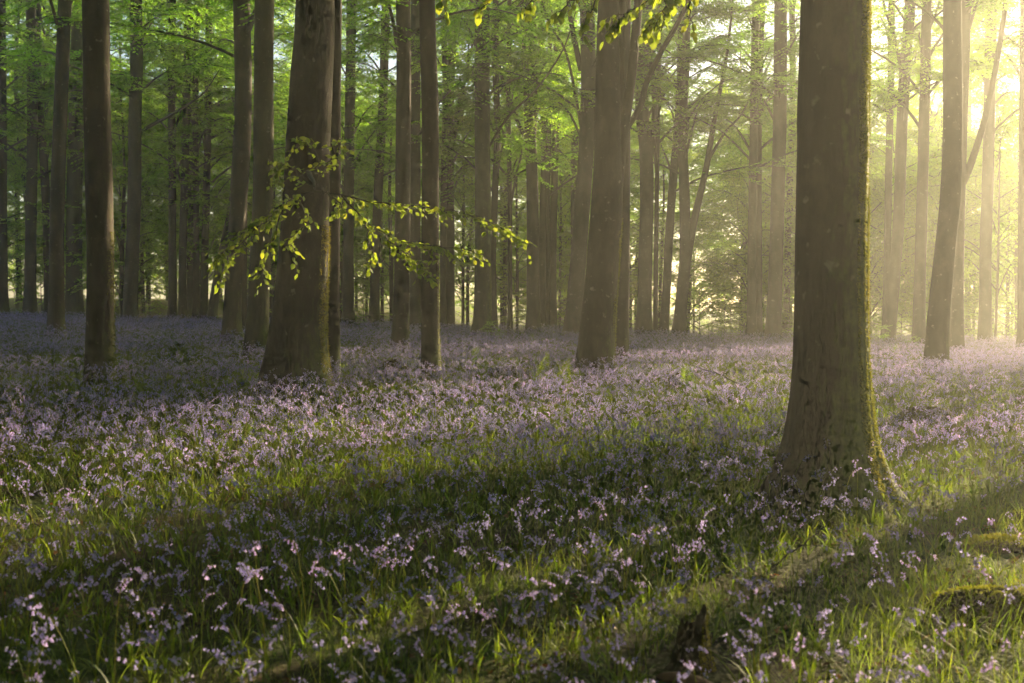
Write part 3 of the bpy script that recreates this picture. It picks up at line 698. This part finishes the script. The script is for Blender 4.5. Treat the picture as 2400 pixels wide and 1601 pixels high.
for k in range(22):
    px = 1230 + 1230 * (k + rb.uniform(.1, .9)) / 22; Y = rb.uniform(50, 57); X = (px - 1200) / F * Y
    shrub(X, Y, rb.uniform(.5, .75) if in_gap(px) else rb.uniform(.7, 1.1), 'leafy bush at the far flower edge ' + sector(px), 'bushes along the far flower edge')
for k in range(46):
    px = -40 + 2480 * (k + rb.uniform(.1, .9)) / 46; Y = rb.uniform(56, 112); X = (px - 1200) / F * Y
    shrub(X, Y, rb.uniform(.6, .9) if in_gap(px) else rb.uniform(.9, 1.7), 'low bush in far mist ' + sector(px), 'bushes of the far thicket')

# ------------------------------------------------------------------ ferns
def frond(rs, L, lean, a):
    t = np.linspace(0, 1, 12); hd = np.array([math.cos(a), math.sin(a), 0])
    P = hd * (L * lean * t ** 1.6)[:, None] + np.array([0, 0, 1.]) * (L * (t - .35 * lean * t ** 2.4))[:, None]
    mb_v = []; D_ = []; N_ = []; L_ = []
    T = nrm(np.gradient(P, axis=0)); S = np.array([-hd[1], hd[0], 0])
    for k in range(20):
        u = .15 + .84 * k / 20; p_ = np.array([np.interp(u, t, P[:, q]) for q in range(3)]); tt = np.array([np.interp(u, t, T[:, q]) for q in range(3)])
        for sg in (-1, 1):
            mb_v.append(p_); D_.append(nrm(S * sg + tt * .35 + rs.normal(0, .05, 3))); N_.append(nrm(np.cross(tt, S) + rs.normal(0, .15, 3)))
            L_.append(L * .22 * math.sin(math.pi * (.12 + .88 * u) ** .8) + .01)
    v, q = rhombs(np.array(mb_v), np.array(D_), np.array(N_), np.array(L_), np.array(L_) * .15)
    return P, v, q
FERN = []
for s in range(4):
    rs = np.random.default_rng(600 + s); fr = []
    for k in range(6):
        P, v, q = frond(rs, rs.uniform(.45, .75), rs.uniform(.2, .6), k * 1.05 + rs.uniform(-.3, .3))
        mb = MB().add(*tube(P, np.linspace(.005, .001, 12), 4, False)); mb.add(v, q); fr.append(mb.mesh('frond', M['fern'], smooth=False))
    FERN.append(fr)
FERNS = [(1268, 915, 1.0, 'sunlit yellow fern curling up in the middle of the flowers'), (1322, 912, .9, 'sunlit fern right beside the curling one, mid picture'), (1352, 905, .7, 'small bright fern at the right end of the mid fern group'),
         (1612, 925, .9, 'golden fern beside a dark tuft right of the big forked beech'), (1130, 905, .8, 'pale fern among flowers left of the mid fern group'), (2100, 835, .9, 'glowing upright fern right of the great trunk in the haze'),
         (2132, 838, .7, 'glowing fern next to the upright one in the haze'), (2205, 850, .6, 'small golden fern at the foot of the bowed beech'), (1245, 812, .8, 'faint fern in the far flowers below the dark forked beech'),
         (1115, 855, .7, 'faint fern in shade left of the big forked beech'), (1690, 800, .9, 'yellowish fern clump at the far flower edge'), (1640, 795, .8, 'far fern left of the yellowish clump')]
for px, py, s, lab in FERNS:
    X, Y, Z = foot(px, py, .12); root = thing('fern', lab, 'fern', (X, Y, Z), 'ferns among the bluebells')
    rz = rb.uniform(0, 6)
    for me in FERN[int(rb.integers(4))]:
        o = link('frond', me, root); o.rotation_euler = (0, 0, rz); o.scale = (s * .95, s * .95, s * 1.15)

# ------------------------------------------------------------------ stump, logs, bark and twigs
def mound(name, label, cat, px, py, lx, ly, hz, seed, rotz, fuzz, top=None, mname='wood'):
    """a mossy log or hummock: a lumpy half buried ellipsoid with moss on its back"""
    rs = np.random.default_rng(seed); X, Y, Z = foot(px, py)
    root = thing(name, label, cat, (X, Y, Z)); root.rotation_euler = (0, 0, rotz)
    a = np.linspace(0, 2 * math.pi, 40, endpoint=False); e = np.linspace(-.35, math.pi / 2, 14)
    E, A_ = np.meshgrid(e, a, indexing='ij')
    k = 1 + .25 * (vnoise(np.cos(A_) * 2.2 + 5, np.sin(A_) * 2.2 + E * 1.4, seed) - .5) + .12 * (vnoise(np.cos(A_) * 7, np.sin(A_) * 7 + E * 4, seed + 1) - .5)
    V = np.stack([lx * np.cos(E) ** .6 * np.cos(A_) * k if False else lx * np.maximum(np.cos(E), 0) ** .7 * np.cos(A_) * k, ly * np.maximum(np.cos(E), 0) ** .7 * np.sin(A_) * k, hz * np.sin(E) * k], -1)
    nz, ns = V.shape[:2]; i = np.arange(nz - 1)[:, None] * ns; j = np.arange(ns)[None]; kk = (j + 1) % ns
    link('body', MB().add(V.reshape(-1, 3), np.stack([i + j, i + kk, i + ns + kk, i + ns + j], -1).reshape(-1, 4)).mesh('body', M[mname]), root)
    n_ = fuzz; ii = rs.integers(5, nz - 1, n_); jj = rs.integers(0, ns, n_); f = rs.uniform(0, 1, (n_, 1)); g_ = rs.uniform(0, 1, (n_, 1))
    P = (V[ii, jj] * (1 - f) + V[ii + 1 - 1, (jj + 1) % ns] * f) * (1 - g_) + V[np.minimum(ii + 1, nz - 1), jj] * g_
    D = nrm(nrm(P / np.array([lx, ly, hz])) + rs.normal(0, .45, (n_, 3)) + np.array([0, 0, .3])); L = rs.uniform(.008, .026, n_)
    v, q = rhombs(P, D, nrm(np.cross(D, rs.normal(0, 1, (n_, 3)))), L, L * .35)
    o = link('moss', MB().add(v, q).mesh('moss', M['moss'], smooth=False), root); o['kind'] = 'stuff'
    return root
AVOID = []
def avoid(px, py, r): X, Y, Z = foot(px, py); AVOID.append((X, Y, r))
mound('mossy_log', 'humped mossy log end in sunlit grass at the lower right', 'log', 2335, 1452, .36, .14, .14, 11, .15, 2600); avoid(2320, 1452, .26)
mound('fallen_log', 'dark log end poking in from the right edge', 'log', 2420, 1232, .26, .09, .085, 12, -.1, 300)
mound('dark_tussock', 'dark mossy tussock in the flowers left of the straight smooth beech', 'tussock', 922, 890, .30, .2, .34, 13, .2, 500)
mound('dark_tussock', 'low dark tussock in shade left of the curling fern', 'tussock', 1190, 892, .5, .25, .26, 14, 0, 500)
mound('dark_tussock', 'dark earthy tussock beside the golden fern', 'tussock', 1592, 922, .22, .16, .30, 15, 0, 400)
mound('mossy_hummock', 'mossy hummock among flowers right of the great trunk', 'hummock', 2170, 1000, .35, .2, .22, 16, 0, 900)
mound('mossy_hummock', 'dark grassy hummock at the right edge below the log end', 'hummock', 2350, 1280, .26, .16, .045, 17, .1, 1800)
# broken stump with a tall splintered right side
X, Y, Z = foot(1612, 1580); root = thing('broken_stump', 'small broken stump with a splintered top at the bottom of the picture', 'stump', (X, Y, Z)); AVOID.append((X, Y, .2)); AVOID.append((X - .02, Y - .22, .22)); AVOID.append((X - .04, Y - .5, .2))
rs = np.random.default_rng(31); ns = 28; a = np.arange(ns) * 2 * math.pi / ns
hgt = .16 + .07 * np.cos(a - .5) + .035 * np.sin(3 * a + 1) + rs.normal(0, .010, ns)
rows = []
for u in np.linspace(0, 1, 9):
    rr = .070 * (1 + .8 * np.exp(-u * 4)) * (1 + .12 * np.sin(5 * a + 1) + .05 * rs.normal(0, 1, ns)) * (1 - .25 * u)
    rows.append(np.stack([rr * np.cos(a) + .012 * u, rr * np.sin(a) * .8, -.04 + u * (hgt + .04)], 1))
for u in (.82, .4):
    rr = .05 * u; rows.append(np.stack([rr * np.cos(a) + .012, rr * np.sin(a) * .8, hgt * .55 * np.ones(ns)], 1))
V = np.array(rows); nz = len(V); i = np.arange(nz - 1)[:, None] * ns; j = np.arange(ns)[None]; kk = (j + 1) % ns
link('body', MB().add(V.reshape(-1, 3), np.stack([i + j, i + kk, i + ns + kk, i + ns + j], -1).reshape(-1, 4)).mesh('body', M['wood'], smooth=False), root)
n_ = 1500; jj = rs.integers(-5, 7, n_) % ns; uu = rs.uniform(.1, 8, n_); ii = uu.astype(int); f = (uu - ii)[:, None]
P = V[ii, jj] * (1 - f) + V[ii + 1, jj] * f + np.array([0, 0, 0]); D = nrm(np.stack([np.cos(a[jj]), np.sin(a[jj]), 0.3 + 0 * a[jj]], 1) + rs.normal(0, .4, (n_, 3))); L = rs.uniform(.006, .016, n_)
v, q = rhombs(P, D, nrm(np.cross(D, rs.normal(0, 1, (n_, 3)))), L, L * .4)
o = link('moss', MB().add(v, q).mesh('moss', M['moss'], smooth=False), root); o['kind'] = 'stuff'
# curved slab of bark in front of it
X, Y, Z = foot(1608, 1612); AVOID.append((X, Y, .13)); u = np.linspace(-1, 1, 14); w = np.linspace(-1, 1, 7); U, Wv = np.meshgrid(u, w, indexing='ij')
k = 1 + .1 * vnoise(U * 3, Wv * 3, 2); top_ = np.stack([U * .115, Wv * .035 * (1.15 - U ** 2) * k, .030 + .026 * (1 - Wv ** 2) * (1.05 - U ** 2) - .02 * U], -1)
V = np.stack([top_, top_ - np.array([0, 0, .016])]).reshape(-1, 3); i = (np.arange(13)[:, None] * 7 + np.arange(6)[None]).ravel(); nn = 14 * 7
q = np.concatenate([np.stack([i, i + 7, i + 8, i + 1], -1), np.stack([i, i + 1, i + 8, i + 7], -1) + nn])
ring = [c for c in range(7)] + [7 * r_ + 6 for r_ in range(1, 14)] + [91 + c for c in range(5, -1, -1)] + [7 * r_ for r_ in range(12, 0, -1)]
q = np.concatenate([q, np.array([(ring[c], ring[(c + 1) % len(ring)], ring[(c + 1) % len(ring)] + nn, ring[c] + nn) for c in range(len(ring))])])
tag(link('bark_slab', MB().add(V, q).mesh('bark_slab', M['redwood']), None, (X, Y, Z)), 'curved reddish slab of bark lying before the broken stump', 'bark')

def twig(label, pth, widths, sides_=(), mname='twig', cat='twig'):
    """a fallen stick: (px, py, height over ground) points"""
    pts = []
    for px, py, h in pth:
        X, Y, Z = foot(px, py, h); pts.append((X, Y, Z + h))
    pts = np.array(pts); base = pts[0].copy(); base[2] = float(ground_z(base[0], base[1]))
    root = thing('fallen_twig', label, cat, base, 'fallen twigs')
    C = curve(pts - base, 20); C += np.random.default_rng(len(label)).normal(0, .006, C.shape)
    link('stick', MB().add(*tube(C, np.linspace(widths[0], widths[1], 20), 6)).mesh('stick', M[mname]), root)
    for sd in sides_:
        sp = []
        for px, py, h in sd:
            X, Y, Z = foot(px, py, h); sp.append((X, Y, Z + h))
        C = curve(np.array(sp) - base, 12); link('side_shoot', MB().add(*tube(C, np.linspace(widths[1] * .9, .002, 12), 5)).mesh('side_shoot', M[mname]), root)
twig('dark stick slanting up through the grass before the great trunk', [(1795, 1345, .02), (1850, 1300, .10), (1905, 1262, .2), (1945, 1222, .28)], (.007, .003), [[(1880, 1282, .16), (1920, 1280, .18), (1950, 1285, .16)]])
twig('bare branched twig standing out of the bright flowers left of the great trunk', [(1760, 915, .05), (1735, 900, .25), (1690, 880, .40), (1650, 865, .45), (1618, 855, .50)], (.012, .004),
     [[(1690, 880, .4), (1720, 870, .5), (1775, 866, .5)], [(1700, 884, .38), (1670, 895, .25), (1645, 900, .2)], [(1665, 871, .43), (1640, 868, .4), (1625, 880, .3)]])
twig('bare branched twig in hazy flowers right of the great trunk', [(2270, 925, .08), (2235, 900, .35), (2190, 890, .40), (2165, 884, .42)], (.012, .004), [[(2235, 900, .35), (2215, 880, .5)], [(2250, 905, .3), (2310, 890, .42), (2370, 885, .42)]])
twig('thin twig arching over the far flowers right of the massive dark beech', [(805, 772, .1), (830, 752, .6), (880, 738, .9), (915, 745, .7)], (.02, .008))
twig('dark thin twig lying in the flowers at left centre', [(560, 1180, .05), (500, 1110, .2), (455, 1050, .3), (400, 1010, .33)], (.005, .002))
twig('brown twig arching in the shaded flowers at the left edge', [(95, 1240, .05), (60, 1200, .2), (25, 1160, .3), (15, 1140, .33)], (.005, .002))
twig('short dark twig left of the tussock in the middle flowers', [(920, 880, .1), (880, 868, .3), (862, 852, .42)], (.007, .003))

# ------------------------------------------------------------------ bluebells
def bell(mb, p, d, s, rs, m=1, seg=6):
    """one drooping bell: tube, flare, six turned-back tips"""
    d = nrm(d); r_ = nrm(np.cross(d, [0.3, .8, .5])); b_ = np.cross(d, r_); a = np.arange(seg) * 2 * math.pi / seg
    ringv = []
    for (u, r) in ((0, .0022), (.004, .0042), (.013, .0046), (.018, .0085)):
        for k in a: ringv.append(p + d * u * s + (r_ * math.cos(k) + b_ * math.sin(k)) * r * s)
    tips = [p + d * .0165 * s + (r_ * math.cos(k + math.pi / seg) + b_ * math.sin(k + math.pi / seg)) * .0125 * s for k in a]
    v = ringv + tips; q = []; t = []
    for i in range(3):
        for k in range(seg): q.append((i * seg + k, i * seg + (k + 1) % seg, (i + 1) * seg + (k + 1) % seg, (i + 1) * seg + k))
    for k in range(seg): t.append((3 * seg + k, 3 * seg + (k + 1) % seg, 4 * seg + k))
    mb.add(v, q, t, m)
def blade(mb, o, a, L, w, lean, arch, m, n=5):
    hd = np.array([math.cos(a), math.sin(a), 0]); sd = np.array([-hd[1], hd[0], 0]); t = np.linspace(0, 1, n)
    P = np.asarray(o) + hd * (L * (lean * t + arch * t ** 2.2))[:, None] + np.array([0, 0, 1.]) * (L * (t * (1 - .3 * lean) - .75 * arch * t ** 2.6))[:, None]
    ww = w * np.sin(np.pi * (.18 + .80 * t)) ** .7; ww[-1] = w * .06
    l = P - sd * ww[:, None] / 2; r = P + sd * ww[:, None] / 2
    v = np.stack([l, r], 1).reshape(-1, 3); i = np.arange(n - 1) * 2
    mb.add(v, np.stack([i, i + 1, i + 3, i + 2], -1), None, m)
def bluebell_parts(seed, big=1.0):
    rs = np.random.default_rng(seed); Hh = rs.uniform(.30, .46); a = rs.uniform(0, 6.28); ln = rs.uniform(.02, .16)
    hd = np.array([math.cos(a), math.sin(a), 0])
    P = curve([(0, 0, -.02), hd * ln * .15 + [0, 0, Hh * .45], hd * ln * .5 + [0, 0, Hh * .80], hd * (ln * .75 + .006) + [0, 0, Hh * .95], hd * (ln + .026) + [0, 0, Hh * 1.0]], 14)
    nb = int(rs.integers(8, 15)); bells = []
    for k in range(nb):
        u = .64 + .36 * (k + .5) / nb; b = np.array([np.interp(u, np.linspace(0, 1, 14), P[:, q]) for q in range(3)])
        az = a + rs.normal(0, 1.3); o = np.array([math.cos(az), math.sin(az), 0])
        e = b + o * rs.uniform(.006, .016) + [0, 0, rs.uniform(-.002, .008)]
        dn = nrm(o * rs.uniform(.3, .9) + np.array([0, 0, -1.0 if k < nb - 2 else -.5]))
        bells.append((b, e, dn, big * rs.uniform(.85, 1.15) * (1.15 - .35 * k / nb)))
    lv = [(rs.uniform(0, 6.28), rs.uniform(.14, .26), rs.uniform(.007, .011), rs.uniform(.15, .5), rs.uniform(.2, .6)) for _ in range(3)]
    return P, bells, lv
def bluebell_joined(seed, seg, big):
    P, bells, lv = bluebell_parts(seed, big); rs = np.random.default_rng(seed)
    mb = MB(); mb.add(*tube(P[::2] if seg < 6 else P, .0017, 3 if seg < 6 else 5, False), m=0)
    for b, e, d, s in bells: bell(mb, e, d, s, rs, 1, seg)
    for l in lv: blade(mb, (0, 0, 0), *l, 2, 4)
    return mb.mesh('bluebell', [M['stem'], M['petal'], M['strap']])
NB = 8
near_sets = []
for s in range(NB):
    P, bells, lv = bluebell_parts(900 + s, .60); rs = np.random.default_rng(s)
    st = MB().add(*tube(P, np.linspace(.0022, .0011, 14), 5))
    for b, e, d, sz in bells: st.add(*tube(np.array([b, (b + e) / 2 + [0, 0, .003], e]), .0009, 3, False))
    bm = []
    for b, e, d, sz in bells:
        x = MB(); bell(x, e, d, sz, rs, 0, 6); bm.append(x.mesh('bell', M['petal']))
    head = MB()
    for b, e, d, sz in bells: bell(head, e, d, sz, rs, 0, 6)
    lf = []
    for l in lv:
        x = MB(); blade(x, (0, 0, 0), *l, 0, 6); lf.append(x.mesh('leaf', M['strap']))
    near_sets.append((st.mesh('stem', M['stem']), bm, head.mesh('flower_head', M['petal']), lf))

def scatter(density_fn, dmax, y0, y1, seed, margin=2.0):
    rs = np.random.default_rng(seed); A_ = lambda Y: .45 * Y + margin
    n_ = int(dmax * (y1 - y0) * (A_(y0) + A_(y1)))
    Y = y0 + (y1 - y0) * rs.uniform(0, 1, n_); keep = rs.uniform(0, A_(y1), n_) < A_(Y); Y = Y[keep]
    X = rs.uniform(-1, 1, len(Y)) * A_(Y)
    k = rs.uniform(0, dmax, len(Y)) < density_fn(X, Y); X, Y = X[k], Y[k]
    ok = np.ones(len(X), bool)
    for t in TREES.values():
        b = t['base']; ok &= (X - b[0]) ** 2 + (Y - b[1]) ** 2 > (t['r'] * 1.45) ** 2
    for a, b, r in AVOID: ok &= (X - a) ** 2 + (Y - b) ** 2 > r * r
    return X[ok], Y[ok], rs
def bell_density(X, Y):
    c = vnoise(X * .55, Y * .55, 11); f = vnoise(X * 2.1, Y * 2.1, 12)
    d = 180 * sstep(.12, .55, c * .65 + f * .35)
    d *= .85 + .15 * sstep(6.0, 10, Y)
    right = sstep(.6, 1.8, X) * sstep(8.6, 7.0, Y); d *= 1 - .35 * right
    d *= 1 - .85 * sstep(1.2, .5, np.hypot((X + 7.5) / 4.0, (Y - 21) / 1.6))       # grassy strip at left
    d *= 1 - .8 * sstep(1.1, .5, np.hypot((X - 4.4) / 1.6, (Y - 18.5) / 1.6))       # grassy glade left of the great trunk
    d *= 1 - .7 * sstep(1.1, .6, np.hypot((X - 2.85) / .7, (Y - 6.75) / .5))         # bare soil
    edge = 46 + 5 * vnoise(X * .25, X * .1, 8); d *= sstep(edge + 2, edge - 1, Y)
    return d * np.where(Y > 28, .75, 1.0)
X, Y, rs = scatter(bell_density, 180, 3.2, 53, 51)
Z = ground_z(X, Y)
inframe = (np.abs(X) < .452 * Y) & (Y > 3.9)
order = np.argsort(np.where(inframe, Y, 1e9))[:300]
ind = np.zeros(len(X), bool); ind[order] = True
rzs = rs.uniform(0, 2 * math.pi, len(X)); scl = rs.uniform(.62, 1.25, len(X)) * (1 - .12 * sstep(8, 5, Y)); tx = rs.normal(0, .10, len(X)); ty = rs.normal(0, .10, len(X)); idx = rs.integers(0, NB, len(X))
for rank, i in enumerate(order):
    st, bm, head, lf = near_sets[idx[i]]
    root = thing('bluebell', 'single bluebell plant with drooping violet bells in the nearest foreground', 'bluebell', (X[i], Y[i], Z[i]), 'nearest bluebells in the foreground')
    root.rotation_euler = (tx[i], ty[i], rzs[i]); root.scale = (scl[i],) * 3
    link('stem', st, root)
    if rank < 90:
        for b in bm: link('bell', b, root)
    else: link('flower_head', head, root)
    for l in lf: link('leaf', l, root)

def instancer(name, label, pts, rot, scale, index, protos, kind='stuff'):
    me = bpy.data.meshes.new(name); me.vertices.add(len(pts)); me.vertices.foreach_set('co', pts.astype(np.float32).ravel())
    a = me.attributes.new('rot', 'FLOAT_VECTOR', 'POINT'); a.data.foreach_set('vector', rot.astype(np.float32).ravel())
    a = me.attributes.new('scl', 'FLOAT', 'POINT'); a.data.foreach_set('value', scale.astype(np.float32))
    a = me.attributes.new('idx', 'INT', 'POINT'); a.data.foreach_set('value', index.astype(np.int32))
    ng = bpy.data.node_groups.new(name, 'GeometryNodeTree')
    ng.interface.new_socket('Geometry', in_out='INPUT', socket_type='NodeSocketGeometry')
    ng.interface.new_socket('Geometry', in_out='OUTPUT', socket_type='NodeSocketGeometry')
    gi = ng.nodes.new('NodeGroupInput'); go = ng.nodes.new('NodeGroupOutput')
    iop = ng.nodes.new('GeometryNodeInstanceOnPoints'); jn = ng.nodes.new('GeometryNodeJoinGeometry')
    for pm in protos:
        po = bpy.data.objects.new(pm.name + '_source', pm)
        oi = ng.nodes.new('GeometryNodeObjectInfo'); oi.inputs['Object'].default_value = po; oi.inputs['As Instance'].default_value = True
        ng.links.new(oi.outputs['Geometry'], jn.inputs[0])
    def att(nm, ty):
        x = ng.nodes.new('GeometryNodeInputNamedAttribute'); x.data_type = ty; x.inputs['Name'].default_value = nm; return x.outputs['Attribute']
    iop.inputs['Pick Instance'].default_value = True
    ng.links.new(gi.outputs[0], iop.inputs['Points']); ng.links.new(jn.outputs[0], iop.inputs['Instance'])
    ng.links.new(att('idx', 'INT'), iop.inputs['Instance Index'])
    e2r = ng.nodes.new('FunctionNodeEulerToRotation'); ng.links.new(att('rot', 'FLOAT_VECTOR'), e2r.inputs[0]); ng.links.new(e2r.outputs[0], iop.inputs['Rotation'])
    ng.links.new(att('scl', 'FLOAT'), iop.inputs['Scale'])
    ng.links.new(iop.outputs[0], go.inputs[0])
    o = link(name, me); md = o.modifiers.new('scatter', 'NODES'); md.node_group = ng
    return tag(o, label, kind=kind)
CARPET = [bluebell_joined(700 + s, 5, .54) for s in range(NB)]
k = ~ind
instancer('bluebell_carpet', 'violet carpet of countless bluebells across the woodland floor', np.stack([X, Y, Z], 1)[k], np.stack([tx, ty, rzs], 1)[k], scl[k], idx[k], CARPET)
print('bluebells', len(X))

# ------------------------------------------------------------------ grass and litter
def tuft(seed, nb, L0, L1, w, spread, lean):
    rs = np.random.default_rng(seed); mb = MB()
    for _ in range(nb):
        a = rs.uniform(0, 6.28); r = spread * math.sqrt(rs.uniform(0, 1)); b = rs.uniform(0, 6.28)
        blade(mb, (r * math.cos(b), r * math.sin(b), -.01), a, rs.uniform(L0, L1), w * rs.uniform(.6, 1.3), rs.uniform(.05, lean), rs.uniform(.1, .7), 0, 5)
    return mb.mesh('grass_tuft', M['grass'])
TUFT = [tuft(800 + s, 15, .08, .30, .0022, .10, .9) for s in range(4)] + [tuft(820 + s, 6, .10, .26, .0032, .06, .8) for s in range(3)]
def grass_density(X, Y):
    c = vnoise(X * .8, Y * .8, 31)
    d = (24 + 36 * sstep(.3, .7, c)) * (.7 + .6 * sstep(10, 7, Y)) * (1 - .45 * sstep(.1, -1.2, X) * sstep(11, 8, Y))
    d *= 1 - .85 * sstep(1.1, .5, np.hypot((X - 2.85) / .7, (Y - 6.75) / .5))
    d *= 1 - .55 * sstep(10, 30, Y); d *= sstep(54, 48, Y)
    d *= 1 + 1.6 * sstep(.4, 1.5, X) * sstep(10.5, 8.5, Y)
    return d
X, Y, rs = scatter(grass_density, 230, 3.0, 54, 61)
instancer('woodland_grass', 'green woodland grass between the bluebells', np.stack([X, Y, ground_z(X, Y)], 1), np.stack([rs.normal(0, .12, len(X)), rs.normal(0, .12, len(X)), rs.uniform(0, 6.28, len(X))], 1), rs.uniform(.6, 1.15, len(X)), rs.integers(0, len(TUFT), len(X)), TUFT)
print('tufts', len(X))
LIT = []
for s in range(3):
    rs = np.random.default_rng(840 + s); n_ = 14
    P = np.stack([rs.uniform(-.12, .12, n_), rs.uniform(-.12, .12, n_), rs.uniform(.004, .02, n_)], 1)
    v, q = rhombs(P, nrm(rs.normal(0, 1, (n_, 3)) * [1, 1, .25]), nrm(rs.normal(0, .35, (n_, 3)) + [0, 0, 1]), rs.uniform(.03, .055, n_), rs.uniform(.018, .032, n_))
    LIT.append(MB().add(v, q).mesh('litter_patch', M['dead'], smooth=False))
X, Y, rs = scatter(lambda X, Y: 9 + 0 * X, 9, 3.2, 14, 71)
instancer('leaf_litter', 'brown dead beech leaves lying on the soil', np.stack([X, Y, ground_z(X, Y)], 1), np.stack([0 * X, 0 * X, rs.uniform(0, 6.28, len(X))], 1), rs.uniform(.8, 1.2, len(X)), rs.integers(0, 3, len(X)), LIT)

# ------------------------------------------------------------------ haze
bx0, bx1, by0, by1, bz0, bz1 = -262, 262, -62, 302, -3.0, 27.0
v = [(x, y, z) for z in (bz0, bz1) for y in (by0, by1) for x in (bx0, bx1)]
hz = MB().add(v, [(0, 2, 3, 1), (4, 5, 7, 6), (0, 1, 5, 4), (2, 6, 7, 3), (0, 4, 6, 2), (1, 3, 7, 5)])
m, n, out = mat('morning_haze'); pv = nd(n, 'ShaderNodeVolumePrincipled')
pv.inputs['Density'].default_value = HAZE_DENSITY; pv.inputs['Anisotropy'].default_value = HAZE_G; pv.inputs['Color'].default_value = (.96, .96, .90, 1)
n.links.new(pv.outputs[0], out.inputs['Volume'])
tag(link('haze', hz.mesh('haze', m, smooth=False)), 'golden morning haze filling the wood', kind='stuff')
